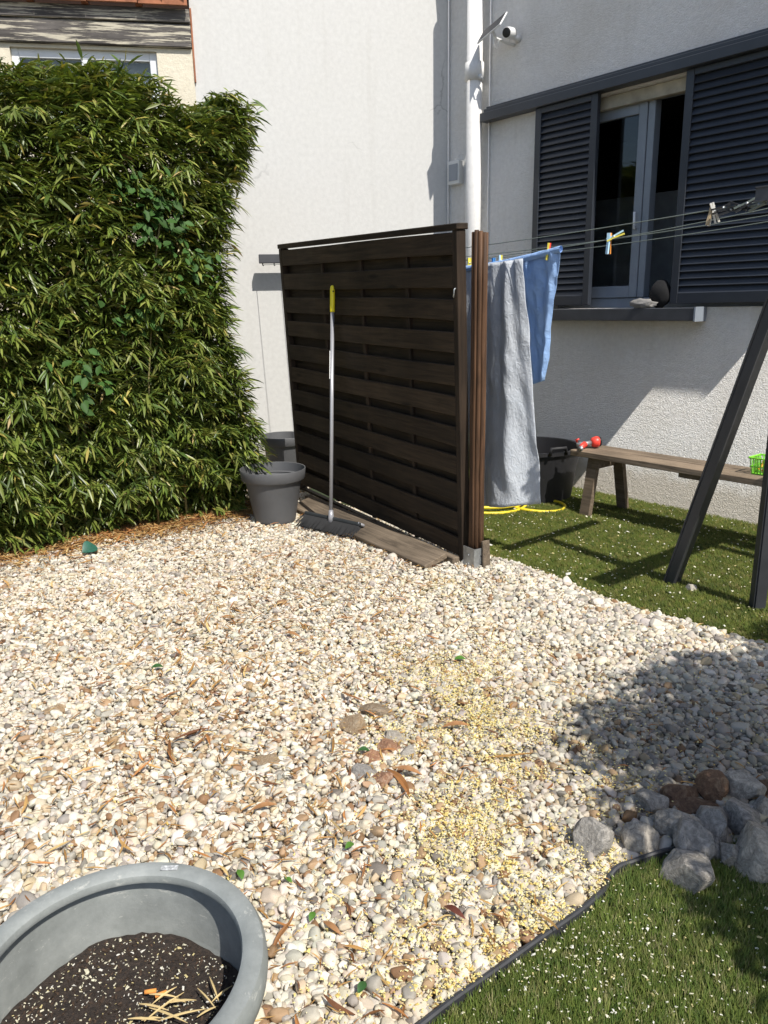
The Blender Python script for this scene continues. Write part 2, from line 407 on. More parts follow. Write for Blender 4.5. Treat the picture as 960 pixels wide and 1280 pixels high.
def jgrid(x0, x1, y0, y1, s, j=.42):
    gx, gy = np.meshgrid(np.arange(x0, x1, s), np.arange(y0, y1, s*.87)); gx = gx.copy(); gx[1::2] += s/2
    gx = gx.ravel(); gy = gy.ravel()
    return gx + rng.uniform(-j, j, len(gx))*s, gy + rng.uniform(-j, j, len(gy))*s
HO = np.array([-2.34, 4.47]); HU = np.array([.793, .609]); HNN = np.array([.609, -.793])
def lift(x, y):     # gentle heave of the bed
    return .012*np.sin(x*2.1+.4)*np.sin(y*1.7) + .006*np.sin(x*6.3+y*4.1)
def proj_px(P):
    P = np.asarray(P); Mx = np.array(CR); v = (P-np.array([0, 0, EYE])) @ Mx
    return 480+965*v[:, 0]/v[:, 2], 640+965*v[:, 1]/v[:, 2], v[:, 2]
EDGE = [(-.19, .95), (-.13, 1.10), (-.02, 1.193), (.089, 1.281), (.191, 1.36), (.312, 1.45), (.458, 1.554), (.535, 1.63), (.562, 1.675), (.60, 1.705), (.637, 1.722), (.733, 1.756), (.85, 1.775)]
def edge_dist(x, y):
    d = np.full(len(x), 9.0)
    for (ax, ay), (bx_, by_) in zip(EDGE, EDGE[1:]):
        vx, vy = bx_-ax, by_-ay; t = (((x-ax)*vx+(y-ay)*vy)/(vx*vx+vy*vy)).clip(0, 1)
        d = np.minimum(d, np.hypot(x-ax-t*vx, y-ay-t*vy))
    return d
layers = []
for li, (sp, z, sc) in enumerate(((.0182, -.002, .9), (.0187, .008, .9), (.030, .0145, 1.06))):
    x, y = jgrid(-3.2, 2.3, .75, 6.6, sp)
    k = in_poly(x, y, gravel_poly)
    d = (np.c_[x, y]-HO) @ HNN; u_ = (np.c_[x, y]-HO) @ HU
    k &= ~((d < -.25) & (u_ < 1.9))
    k &= ~((x+.456)**2+(y-1.026)**2 < .17**2)
    k &= edge_dist(x, y) > .017
    x, y = x[k], y[k]; n = len(x)
    big = np.interp(y, [1.2, 1.7, 2.4, 4.5], [1.02, .98, .84, .84]) * (1 + .24*np.clip((x-.3)/.9, 0, 1))
    s = .0113*np.exp(rng.normal(0, .30, n))*big*sc
    scl = np.c_[s*rng.uniform(1.0, 1.5, n), s*rng.uniform(.78, 1.05, n), s*rng.uniform(.6, .95, n)]
    rot = np.c_[rng.normal(0, .35, n), rng.normal(0, .35, n), rng.uniform(0, 6.28, n)]
    zz = z + rng.normal(0, .0035, n) + lift(x, y)
    layers.append((np.c_[x, y, zz], rot, scl, rng.integers(0, len(PEB), n)))
pts = np.concatenate([l[0] for l in layers]); rot = np.concatenate([l[1] for l in layers]); scl = np.concatenate([l[2] for l in layers]); idx = np.concatenate([l[3] for l in layers])
n = len(pts)
pal = np.array([(.64, .615, .56), (.58, .53, .44), (.48, .40, .285), (.34, .325, .30), (.36, .25, .155), (.17, .155, .14), (.25, .15, .085), (.46, .435, .40)])
warm = np.clip(.55 - .35*pts[:, 0], .1, 1.0) * (1+.8*smoothn(pts[:, 0], pts[:, 1], 1.6, 3.1))
mid = np.exp(-(((pts[:, 0]+.1)/.75)**2+((pts[:, 1]-2.1)/.75)**2))
wts = np.stack([1.55-.3*warm, .75+.25*warm, .08+.30*warm, .42-.1*warm, .06+.10*warm+.35*mid, .07+0*warm, .02+.04*warm+.12*mid, .55-.2*warm], 1).clip(.01)
cum = np.cumsum(wts/wts.sum(1, keepdims=True), 1); ci = (rng.random(n)[:, None] > cum).sum(1).clip(0, len(pal)-1)
grime_shade = 1-.45*np.exp(-(((pts[:, 0]-1.05)/.55)**2+((pts[:, 1]-2.2)/.55)**2))-.10*np.clip(smoothn(pts[:, 0], pts[:, 1], 2.2, 9.0), 0, 1)  # dirty grey pebbles near the rocks, darkened further to deepen the tree shade
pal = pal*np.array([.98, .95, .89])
col = (pal[ci]*grime_shade[:, None]*rng.normal(1, .10, (n, 1))*rng.normal(1, .02, (n, 3))).clip(.02, .9)
px, py, dep = proj_px(pts)
size = scl[:, 0]/dep
vis = (px > 5) & (px < 955) & (py > 600) & (py < 1275) & (dep > .3) & (pts[:, 2] > .004+lift(pts[:, 0], pts[:, 1]))
vis &= ~(((px-165)/185)**2+((py-1250)/185)**2 < 1)
vis &= ~((px > 715) & (py > 965) & (py < 1125))
order = np.argsort(-np.where(vis, size, 0))[:300]
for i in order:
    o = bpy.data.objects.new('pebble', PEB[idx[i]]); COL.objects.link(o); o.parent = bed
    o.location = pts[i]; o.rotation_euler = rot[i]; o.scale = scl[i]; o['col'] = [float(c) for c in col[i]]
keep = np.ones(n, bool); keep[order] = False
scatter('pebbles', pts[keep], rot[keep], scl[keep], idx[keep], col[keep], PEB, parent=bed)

# ---------------------------------------------------------------- lawns: blades in tufts
def tuft_mesh(seed, nb=9, rad=.010, h=.026):
    r = random.Random(seed); vs, fs = [], []
    for _ in range(nb):
        a = r.uniform(0, 6.28); q = rad*math.sqrt(r.random()); x, y = q*math.cos(a), q*math.sin(a)
        la = r.gauss(.6, .7); ln_ = r.uniform(.25, .75)*h; hh = h*r.uniform(.7, 1.15); wd = .0011
        dx, dy = math.cos(la)*ln_, math.sin(la)*ln_; sx, sy = -math.sin(la)*wd, math.cos(la)*wd
        b0 = len(vs)
        vs += [(x-sx, y-sy, 0), (x+sx, y+sy, 0), (x+dx*.35+sx, y+dy*.35+sy, hh*.6), (x+dx*.35-sx, y+dy*.35-sy, hh*.6), (x+dx, y+dy, hh)]
        fs += [(b0, b0+1, b0+2, b0+3), (b0+3, b0+2, b0+4)]
    me = bpy.data.meshes.new('tuft'); me.from_pydata(vs, [], fs); me.materials.append(M_blade); return me
TUFT = [tuft_mesh(i) for i in range(6)]
def turf(name, poly, bounds, sp, scale, parent, seed, tint=(1, 1, 1)):
    x, y = jgrid(*bounds, sp, .5); k = in_poly(x, y, poly)
    hx = (np.c_[x, y]-np.array([2.12, 5.33])) @ np.array([.780, .625]); k &= hx < -.02
    k &= edge_dist(x, y) > .012
    x, y = x[k], y[k]; m = len(x)
    z = np.zeros(m)
    c = np.array([(.085, .115, .016), (.11, .13, .020), (.14, .14, .032), (.06, .09, .014), (.20, .18, .06)])[rng.choice(5, m, p=[.34, .3, .16, .14, .06])]
    c = c*np.array(tint)*(1+.25*smoothn(x, y, 5, seed))[:, None]*rng.normal(1, .12, (m, 1))
    return scatter(name, np.c_[x, y, z], np.c_[np.zeros((m, 2)), rng.normal(0, .5, m)+seed], np.tile(scale, (m, 1))*rng.uniform(.8, 1.2, (m, 1)), rng.integers(0, 6, m), c.clip(.01, .4), TUFT, parent=parent)
turf('grass', lawn_far, (.2, 3.4, 2.2, 7.0), .016, (1.25, 1.25, .9), lf, 1.2)
turf('grass', lawn_near, (-.1, 1.7, .75, 2.1), .0095, (.95, .95, 1.15), ln, .4, (1.3, 1.38, 1.9))

# black edging strip between gravel and near lawn
ep0 = [(-.19, .95), (-.13, 1.10), (-.02, 1.193), (.089, 1.281), (.191, 1.36), (.312, 1.45), (.458, 1.554), (.535, 1.63), (.562, 1.675), (.60, 1.705), (.637, 1.722), (.733, 1.756), (.85, 1.775)]
ep = []
for i in range(len(ep0)-1):
    a, b_, c, d = (np.array(ep0[min(max(i+k, 0), len(ep0)-1)]) for k in (-1, 0, 1, 2))
    for t in np.linspace(0, 1, 5)[:-1]:
        ep.append(tuple(.5*(2*b_+(c-a)*t+(2*a-5*b_+4*c-d)*t*t+(3*b_-a-3*c+d)*t**3)))
ep.append(ep0[-1])
bm = bmesh.new(); ring = []
for i, p in enumerate(ep):
    a = Vector(ep[max(i-1, 0)]); b_ = Vector(ep[min(i+1, len(ep)-1)]); t = (b_-a).normalized(); nn = Vector((-t.y, t.x))
    ht = .031+.002*math.sin(i*.6) - .014*math.exp(-((i-30)/3.0)**2)
    ring.append([bm.verts.new((p[0]+nn.x*s*.0065, p[1]+nn.y*s*.0065, z)) for s, z in ((1, -.03), (1, ht), (.4, ht+.004), (-.4, ht+.004), (-1, ht), (-1, -.03))])
for A, B in zip(ring, ring[1:]):
    for k in range(6): bm.faces.new((A[k], A[(k+1) % 6], B[(k+1) % 6], B[k]))
bm.faces.new(ring[0]); bm.faces.new(ring[-1][::-1])
tag(obj('lawn_edging', bm, plain('black_edging_plastic', (.035, .036, .04), .5, var=.3, scale=20)), 'black plastic edging strip dividing the pebbles from the lawn', 'edging')

# ------------------------------------------------------------------ house with window and shutters (local x = right along wall, y = into wall)
HYAW = R_(38.7)
HM = Matrix(((math.sin(HYAW), math.cos(HYAW), 0, 2.12), (-math.cos(HYAW), math.sin(HYAW), 0, 5.33), (0, 0, 1, 0), (0, 0, 0, 1)))
house = empty('house', mat=HM)
tag(house, 'house with pale rendered wall and anthracite sliding shutters around an open window', 'house')
def wall_hole(x0, x1, z0, z1, hx0, hx1, hz0, hz1, y0, y1):
    bm = bmesh.new()
    def ringv(a, b, c, d, y): return [bm.verts.new(p) for p in ((a, y, c), (b, y, c), (b, y, d), (a, y, d))]
    o0 = ringv(x0, x1, z0, z1, y0); i0 = ringv(hx0, hx1, hz0, hz1, y0); o1 = ringv(x0, x1, z0, z1, y1); i1 = ringv(hx0, hx1, hz0, hz1, y1)
    for k in range(4):
        j = (k+1) % 4
        bm.faces.new((o0[k], o0[j], i0[j], i0[k])); bm.faces.new((o1[j], o1[k], i1[k], i1[j]))
        bm.faces.new((i0[k], i0[j], i1[j], i1[k])); bm.faces.new((o0[j], o0[k], o1[k], o1[j]))
    return bm
obj('wall', wall_hole(-2.43, 7.0, -.1, 4.6, -1.25, .55, 1.405, 2.85, 0, .25), M_house, house)
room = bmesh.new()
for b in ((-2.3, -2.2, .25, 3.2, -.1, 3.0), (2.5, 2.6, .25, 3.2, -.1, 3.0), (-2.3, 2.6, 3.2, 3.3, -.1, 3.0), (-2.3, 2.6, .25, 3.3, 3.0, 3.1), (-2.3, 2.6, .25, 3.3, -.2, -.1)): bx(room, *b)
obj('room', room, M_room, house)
# eave above the frame
E = .775
ez = 4.2
box('eave', (-2.43, 2.74, -.120, 0.05, ez, ez+.14), M_pvcw, house)
roof = bmesh.new(); vs = [roof.verts.new(p) for p in ((-2.43, -.128, ez+.15), (2.74, -.128, ez+.15), (2.74, 3.5, ez+1.3), (-2.43, 3.5, ez+1.3))]; roof.faces.new(vs)
bmesh.ops.solidify(roof, geom=roof.faces[:], thickness=-.06)
obj('roof', roof, M_tile, house)
# downpipe
pz = [0, 1.2, 2.3, 3.18]
dp = tube('downpipe', [(-2.015, -.095, -.02), (-2.015, -.095, 4.22)], .063, M_pipe, house, 20)
tube('collar', [(-2.015, -.095, 3.17), (-2.015, -.095, 3.30)], .076, M_pipe, dp, 20)
tube('pipe_clip', [(-1.935, -.10, 3.17), (-1.935, -.12, 3.20)], .014, M_pvcw, dp, 8)
tube('thin_cable', [(-1.925, -.012, -.02), (-1.925, -.012, 4.2)], .007, M_pipe, house, 6)
tube('thin_cable', [(-2.40, -.012, -.02), (-2.40, -.012, 4.2)], .008, M_pipe, house, 6)
jb = box('junction_box', (-2.365, -2.225, -.055, 0, 2.44, 2.63), plain('white_box_plastic', (.62, .63, .62), .45, var=.06), house, .012, 2)
box('cover', (-2.345, -2.245, -.060, -.0555, 2.47, 2.60), M_pvc, jb)
# top rail of the sliding shutters
rl = box('shutter_rail', (-1.955, 2.2, -.095, 0.0, 2.862, 2.925), M_anth, house, .004)
box('rail_lip', (-1.93, 2.2, -.075, -.001, 2.928, 2.952), M_anth, rl, .003)
box('rail_cap', (-1.925, 2.2, -.05, -.002, 2.955, 2.972), M_anth, rl, .002)
def shutter(x0, x1, z0, z1, y0):
    f = .056
    bm = bmesh.new()
    for b in ((x0, x0+f, y0, y0+.04, z0, z1), (x1-f, x1, y0, y0+.04, z0, z1), (x0+f, x1-f, y0+.001, y0+.039, z1-f*.7, z1), (x0+f, x1-f, y0+.001, y0+.039, z0, z0+f*1.25)): bx(bm, *b)
    p = obj('shutter', bm, M_anth, house)
    p.modifiers.new('edge', 'BEVEL').width = .003
    za, zb = z0+f*1.25, z1-f*.7; n = int(round((zb-za)/.0455)); pit = (zb-za)/n
    sm = bmesh.new(); vs = bx(sm, x0+f-.004, x1-f+.004, -.0045, .0045, -.031, .031)
    bmesh.ops.bevel(sm, geom=sm.edges[:], offset=.002, segments=1, affect='EDGES')
    bmesh.ops.rotate(sm, verts=sm.verts[:], cent=(0, 0, 0), matrix=Matrix.Rotation(R_(-28), 3, 'X'))
    me = bpy.data.meshes.new('slat'); sm.to_mesh(me); sm.free(); me.materials.append(M_anth)
    for k in range(n):
        o = bpy.data.objects.new('slat', me); COL.objects.link(o); o.parent = p; o.location = (0, y0+.022, za+pit*(k+.5))
    return p
shutter(-1.405, -.842, 1.43, 2.860, -.060)
shutter(-.182, .60, 1.43, 2.860, -.046)
# window sill
sl = box('window_sill', (-1.25, .058, -.14, -.002, 1.318, 1.402), M_anth2, house, .004)
box('sill_end', (.0585, .070, -.143, -.003, 1.314, 1.408), M_pvc, sl)
# window
wf = bmesh.new()
for b in ((-1.25, -1.20, .10, .17, 1.405, 2.85), (.50, .55, .10, .17, 1.405, 2.85), (-1.20, .50, .101, .169, 2.775, 2.85), (-1.20, .50, .101, .169, 1.405, 1.475)): bx(wf, *b)
win = obj('window', wf, M_pvc, house); win.modifiers.new('edge', 'BEVEL').width = .004
sb = bmesh.new()
for b in ((-1.195, -1.13, .085, .135, 1.478, 2.772), (-.60, -.535, .085, .135, 1.478, 2.772), (-1.13, -.60, .086, .134, 2.70, 2.772), (-1.13, -.60, .086, .134, 1.478, 1.56)): bx(sb, *b)
sash = obj('sash', sb, M_pvc, win); sash.modifiers.new('edge', 'BEVEL').width = .004
box('pane', (-1.131, -.599, .105, .112, 1.559, 2.701), M_glass, win)
# the other sash stands swung inward, seen edge-on
HG = Matrix.Translation((.49, .17, 0)) @ Matrix.Rotation(R_(-100), 4, 'Z')
so = bmesh.new()
for b in ((-.06, 0, -.025, .025, 1.478, 2.772), (-.95, -.89, -.025, .025, 1.478, 2.772), (-.89, -.06, -.024, .024, 2.70, 2.772), (-.89, -.06, -.024, .024, 1.478, 1.56)): bx(so, *b, M=HG)
obj('sash', so, M_pvc, win)
box('mullion', (-.530, -.478, .092, .165, 1.478, 2.772), M_pvc, win, .003)
tube('window_latch', [(-.568, .08, 1.95), (-.568, .06, 1.95), (-.568, .055, 2.06)], .009, M_pvcw, win, 8)
box('lintel_box', (-1.24, .54, .04, .098, 2.765, 2.848), plain('aged_cream_lintel', (.38, .35, .28), .7, var=.3, scale=9), win, .004)
box('inner_cupboard', (-1.6, -.75, 1.0, 1.4, 1.3, 2.3), plain('pale_cupboard', (.30, .31, .33), .6), house)

# ------------------------------------------------------------------ white boundary building and neighbour (local x along wall, y into wall)
WM = Matrix.Translation((.607, 7.218, 0)) @ Matrix.Rotation(R_(10), 4, 'Z')
ww = empty('white_building', mat=WM)
tag(ww, 'tall blank white painted wall of the building behind the fence panel', 'building')
box('wall', (-2.088, .25, 0, .35, -.1, 5.5), M_white, ww)
nb = empty('neighbour_house', mat=WM)
tag(nb, 'old cream house with peeling timber lintel and tiled eave above the bamboo hedge', 'house')
obj('wall', wall_hole(-6.5, -2.0885, -.1, 3.435, -3.45, -2.365, 2.8, 3.41, -.012, .3), M_yellow, nb)
box('beam', (-6.5, -2.09, -.045, .28, 3.438, 3.60), M_beam, nb, .006)
box('beam', (-6.5, -2.09, -.060, .28, 3.604, 3.70), M_beam, nb, .006)
box('corner_strip', (-2.0875, -2.075, -.02, .0, 3.2, 3.72), M_tile, nb)
rf = bmesh.new()
bx(rf, -6.5, -2.09, -.095, 3.0, -.01, .012, M=Matrix.Translation((0, 0, 3.80)) @ Matrix.Rotation(R_(14), 4, 'X'))
nroof = obj('roof', rf, M_raft, nb)
tm = bmesh.new()
for k in range(7):
    a0 = math.pi*k/6
    pass
def tile_mesh():
    bm = bmesh.new(); rows = []
    for j, (y, r) in enumerate(((-.22, .075), (.20, .062))):
        rows.append([bm.verts.new((r*math.cos(math.pi*k/8), y, r*math.sin(math.pi*k/8)*.75)) for k in range(9)])
    for k in range(8): bm.faces.new((rows[0][k], rows[0][k+1], rows[1][k+1], rows[1][k]))
    bmesh.ops.solidify(bm, geom=bm.faces[:], thickness=.012)
    me = bpy.data.meshes.new('roof_tile'); bm.to_mesh(me); bm.free(); me.materials.append(M_tile); return me
TM = tile_mesh()
for k in range(24):
    for j in range(2):
        o = bpy.data.objects.new('roof_tile', TM); COL.objects.link(o); o.parent = nroof
        o.matrix_local = Matrix.Translation((-2.18-k*.165, 0, 3.80)) @ Matrix.Rotation(R_(14), 4, 'X') @ Matrix.Translation((random.uniform(-.008, .008), .05+j*.33, .014))
for k in range(9):
    xx = -2.461-k*.394
    box('rafter', (xx-.025, xx+.025, -.098, -.02, 3.700, 3.755), M_raft, nroof)
for k in range(12):   # eave edge board pieces
    xx = -2.10-k*.37
    box('fascia_board', (xx-.362, xx, -.125, -.10, 3.705+.004*(k % 2), 3.79), M_tile, nroof)
nw = bmesh.new()
for b in ((-3.45, -3.395, .02, .08, 2.8, 3.41), (-2.425, -2.365, .02, .08, 2.8, 3.41), (-3.395, -2.425, .021, .079, 3.345, 3.41), (-3.395, -2.425, .021, .079, 2.8, 2.86), (-2.94, -2.89, .022, .078, 2.86, 3.345)): bx(nw, *b)
nwin = obj('window', nw, M_pvcw, nb); nwin.modifiers.new('edge', 'BEVEL').width = .004
for a, b_ in ((-3.395, -2.94), (-2.89, -2.425)):
    box('pane', (a, b_, .045, .052, 2.86, 3.345), M_glass, nwin)
box('roller_blind', (-3.40, -2.42, .12, .14, 2.8, 3.40), plain('grey_blind', (.35, .37, .36), .8), nwin)

# ------------------------------------------------------------------ security camera and solar panel on the house wall
def hw(x, y, z): return HM @ Vector((x, y, z))
sc_ = empty('security_camera', mat=HM @ Matrix.Translation((-1.66, 0, 3.42)))
tag(sc_, 'white security camera with small solar panel mounted on the house wall', 'camera')
wp = plain('white_camera_plastic', (.74, .74, .73), .35, var=.03)
tube('wall_bracket', [(0.02, 0, -.02), (0.02, -.03, -.02), (0.0, -.06, -.015), (0, -.08, 0)], [.03, .018, .014, .014], wp, sc_, 12)
d = Vector((.22, -.9, -.15)).normalized(); c0 = Vector((.0, -.05, .01))
body = tube('body', [c0-d*.012, c0, c0+d*.07, c0+d*.095], [.028, .040, .040, .036], wp, sc_, 24)
lens = tube('lens', [c0+d*.0955, c0+d*.100, c0+d*.102], [.034, .033, .028], M_black, body, 24)
pnn = Vector((-.2, -.73, .65)).normalized(); pxx = Vector((.93, -.05, .32)); pxx = (pxx-pnn*pxx.dot(pnn)).normalized(); pyy = pnn.cross(pxx)
PMx = Matrix(((pxx.x, pyy.x, pnn.x, -.10), (pxx.y, pyy.y, pnn.y, -.17), (pxx.z, pyy.z, pnn.z, .05), (0, 0, 0, 1)))
pn = obj('solar_panel', boxm((-.125, .125, -.08, .08, -.006, .006), bev=.003, M=PMx), wp, sc_)
obj('solar_cells', boxm((-.118, .118, -.073, .073, .0065, .0075), M=PMx), plain('solar_cell', (.02, .021, .026), .6), pn)
tube('panel_arm', [(-.10, -.17, .04), (-.08, -.14, -.02), (-.04, -.05, -.05), (-.02, 0, -.055)], .010, wp, sc_, 8)
tube('cable', [(-.09, -.16, .02), (-.085, -.17, -.05), (-.075, -.16, -.095), (-.062, -.15, -.09), (-.06, -.13, -.03), (-.01, -.08, -.06), (.01, -.07, .0)], .004, wp, sc_, 6)

# ------------------------------------------------------------------ bundles on the sill
def blob_mesh(name, r, seed, amp=.25, sub=3, sq=(1, 1, 1), cuts=0, freq=1.2):
    rr = random.Random(seed); bm = bmesh.new(); bmesh.ops.create_icosphere(bm, subdivisions=sub, radius=1.0)
    off = Vector((rr.random()*90, rr.random()*90, rr.random()*90))
    cc = [(Vector((rr.gauss(0, 1), rr.gauss(0, 1), rr.gauss(0, 1))).normalized(), rr.uniform(.52, .82)) for _ in range(cuts)]
    for v in bm.verts:
        p = v.co.copy(); p *= 1+amp*mnoise.noise(p*freq+off)+amp*.35*mnoise.noise(p*freq*3+off)
        for n_, d_ in cc:
            e = p.dot(n_)-d_
            if e > 0: p -= n_*e*.97
        p += p.normalized()*amp*.10*mnoise.noise(p*6+off)
        v.co = Vector((p.x*sq[0]*r, p.y*sq[1]*r, p.z*sq[2]*r))
    me = bpy.data.meshes.new(name); bm.to_mesh(me); bm.free()
    return me
o = obj('cloth_bundle', blob_mesh('cloth_bundle', .085, 3, .18, sq=(.9, .7, 1.1)), plain('black_cloth', (.006, .006, .007), .95), None, True)
o.matrix_world = HM @ Matrix.Translation((-.262, -.03, 1.495)); tag(o, 'black bundled cloth on the sill against the wide shutter', 'cloth')
o = obj('cleaning_rag', blob_mesh('cleaning_rag', .06, 8, .5, sq=(1.5, .7, .55), freq=2.2), plain('grey_rag', (.22, .21, .20), .95, bmp=.5), None, True)
o.matrix_world = HM @ Matrix.Translation((-.345, -.105, 1.43)); tag(o, 'crumpled grey rag on the window sill below the open window', 'rag')

# ------------------------------------------------------------------ fence panel, post, planks
FU = Vector((-.52801746, .84892129, .02302629)); FV = Vector((-.02986213, -.04565762, .99851071)); FN = FU.cross(FV)   # FN points away from the camera
FB = Vector((.47086, 4.20340, .004))
FM = Matrix(((FU.x, FN.x, FV.x, FB.x), (FU.y, FN.y, FV.y, FB.y), (FU.z, FN.z, FV.z, FB.z), (0, 0, 0, 1)))
fence = empty('wooden_fence', mat=FM)
tag(fence, 'dark stained wooden fence panel of interleaved horizontal boards', 'fence')
FW, FH = 2.13, 1.845
def board(name, x0, x1, y0, y1, z0, z1, mat, seed, bow=0.0):
    r = random.Random(seed); bm = bmesh.new(); bx(bm, x0, x1, y0, y1, z0, z1)
    es = [e for e in bm.edges if abs(e.verts[0].co.x-e.verts[1].co.x) > .3]
    bmesh.ops.subdivide_edges(bm, edges=es, cuts=16, use_grid_fill=True)
    w1, w2 = r.uniform(-.004, .004), r.uniform(-.004, .004)
    for v in bm.verts:
        t = (v.co.x-x0)/(x1-x0)
        v.co.z += w1*math.sin(math.pi*t)+w2*math.sin(2*math.pi*t)
        v.co.y += bow*math.cos(t*math.pi*8+math.pi)*.5
    o = obj(name, bm, mat, fence); bv = o.modifiers.new('edge', 'BEVEL'); bv.width = .003; bv.limit_method = 'ANGLE'; bv.angle_limit = R_(50)
    return o
tops = [1.803, 1.639, 1.474, 1.307, 1.133, .967, .799, .639, .482, .313, .159]
for i, t in enumerate(tops):
    board('board', .046, FW-.042, -.024, -.006, max(t-.108, .02), t, M_fence, i, .006)          # in front of the slats
    if i < len(tops)-1:
        board('board', .046, FW-.042, .0137, .028, tops[i+1]-.022, t-.075, M_fence, 50+i, .002)    # behind the slats
for k in range(1, 4):
    x = .51*k; box('slat', (x-.016, x+.016, -.0055, .0135, .03, 1.80), M_fencev, fence, .002)
box('upright', (.004, .045, -.028, .030, .0, FH-.032), M_fencev, fence, .003)
box('upright', (FW-.041, FW, -.028, .034, .0, FH-.032), M_fencev, fence, .003)
box('top_rail', (-.005, FW+.005, -.034, .040, FH-.031, FH), M_fence, fence, .004)
box('bottom_rail', (.046, FW-.042, -.020, .012, .0, .018), M_fence, fence)
cl = bmesh.new(); tube_bm(cl, [(.02, -.030, 1.53), (.02, -.038, 1.525), (.03, -.036, 1.49), (.035, -.030, 1.485)], .004, 6)
obj('clip', cl, M_galv, fence, True)

# post with rounded ribs standing in a galvanised shoe
PYAW = math.atan2(FU.y, FU.x)
PM = Matrix.Translation((.512, 4.150, 0)) @ Matrix.Rotation(PYAW+math.pi, 4, 'Z')
post = empty('fence_post', mat=PM); tag(post, 'brown ribbed wooden post in a galvanised shoe beside the fence panel', 'post')
def rib(x, y, r, z0, z1, name, ry=1.0, mat=M_post):
    bm = bmesh.new(); n_ = 10; rg = []
    for z in np.linspace(z0, z1, 8):
        rg.append([bm.verts.new((x+r*math.cos(2*math.pi*k/n_)+.0015*math.sin(z*7+x*50), y+r*ry*math.sin(2*math.pi*k/n_), z)) for k in range(n_)])
    for A, B in zip(rg, rg[1:]):
        for k in range(n_): bm.faces.new((A[k], A[(k+1) % n_], B[(k+1) % n_], B[k]))
    bm.faces.new(rg[0][::-1]); bm.faces.new(rg[-1])
    return obj(name, bm, mat, post, True)
box('core', (-.026, .026, -.022, .022, .02, 1.790), M_fencev, post, .004)
for x, y, zt in ((-.020, -.020, 1.805), (.004, -.023, 1.812), (.026, -.016, 1.806), (.028, .008, 1.80), (.022, .024, 1.80), (-.01, .024, 1.80)):
    rib(x, y, .0135, .02, zt, 'rib', .8)
sh = bmesh.new()
bx(sh, -.046, .046, -.050, -.046, -.02, .135); bx(sh, .0465, .0505, -.050, .050, -.02, .134); bx(sh, -.046, .046, .046, .050, -.02, .135)
shoe = obj('post_shoe', sh, M_galv, post)
for z in (.04, .09):
    tube('bolt', [(.0505, 0, z), (.054, 0, z)], .006, M_black, shoe, 8)
    tube('bolt', [(.0, -.050, z), (.0, -.0535, z)], .006, M_galv, shoe, 8)
o = box('timber_offcut', (.062, .078, .0, .05, -.01, .17), M_plank, None, .003); o.matrix_world = PM @ Matrix.Rotation(R_(-5), 4, 'Y')
tag(o, 'short timber offcut upright on the lawn behind the fence post', 'timber')
# planks lying along the foot of the panel
def lying(name, p0, p1, wdt, th, z, mat, roll, label, seed):
    a = Vector((*p0, z)); b_ = Vector((*p1, z)); d = b_-a; ln_ = d.length
    M = Matrix.Translation(a) @ Matrix.Rotation(math.atan2(d.y, d.x), 4, 'Z') @ Matrix.Rotation(roll, 4, 'X')
    bm = bmesh.new(); bx(bm, 0, ln_, -wdt/2, wdt/2, -th/2, th/2)
    es = [e for e in bm.edges if abs(e.verts[0].co.x-e.verts[1].co.x) > .3]
    bmesh.ops.subdivide_edges(bm, edges=es, cuts=14, use_grid_fill=True)
    for v in bm.verts:
        v.co += Vector((0, .004*mnoise.noise(v.co*4+Vector((seed, 0, 0))), .004*mnoise.noise(v.co*5+Vector((0, seed, 0)))))
    o = obj(name, bm, mat); o.matrix_world = M
    bv = o.modifiers.new('edge', 'BEVEL'); bv.width = .004; bv.limit_method = 'ANGLE'; bv.angle_limit = R_(45)
    return tag(o, label, 'plank')
lying('plank', (.288, 4.13), (-.62, 5.53), .165, .034, .050, M_plank, R_(-16), 'wide weathered plank lying along the foot of the fence panel', 3)
lying('plank', (.405, 4.155), (-.58, 5.72), .05, .045, .045, M_plank, 0, 'narrow wooden batten between the wide plank and the fence panel', 9)

# ------------------------------------------------------------------ broom
BR0 = Vector((-.352, 4.935, 0))
br = empty('broom', loc=BR0); tag(br, 'push broom with yellow grip and grey handle leaning on the fence panel', 'broom')
p0 = Vector((.0, -.0, .105)); top = Vector((-.31, 5.275, 1.585))-BR0; dv = (top-p0)
tube('handle', [p0, p0+dv*.90], .0125, M_handle, br, 14)
gp = tube('grip', [p0+dv*.885, p0+dv*.89, p0+dv*.985, p0+dv*.997, p0+dv], [.014, .0165, .0165, .013, .006], M_yel, br, 14)
tube('hang_hole', [p0+dv*.975+Vector((.006, -.0175, 0)), p0+dv*.975+Vector((.0063, -.0185, 0))], .005, M_black, gp, 10)
tube('ferrule', [p0-dv*.025, p0+dv*.005, p0+dv*.03], [.021, .019, .0145], M_handle, br, 14)
q0 = p0+dv*.60+Vector((-.0135, -.004, 0)); obj('label_sticker', beam(q0, q0+dv*.12, .003, .012), M_paper, br)
HDM = Matrix.Translation((-.02, -.03, 0)) @ Matrix.Rotation(math.atan2(-.351, .415), 4, 'Z') @ Matrix.Rotation(R_(-36), 4, 'X')
hb = boxm((-.255, .255, -.034, .034, .088, .114), bev=.012, seg=2, M=HDM)
head = obj('head', hb, M_head, br)
tube('end_cap', [HDM @ Vector((.235, -.03, .104)), HDM @ Vector((.258, .0, .106)), HDM @ Vector((.235, .03, .104))], .010, M_handle, head, 8)
bb = bmesh.new(); rb = random.Random(5)
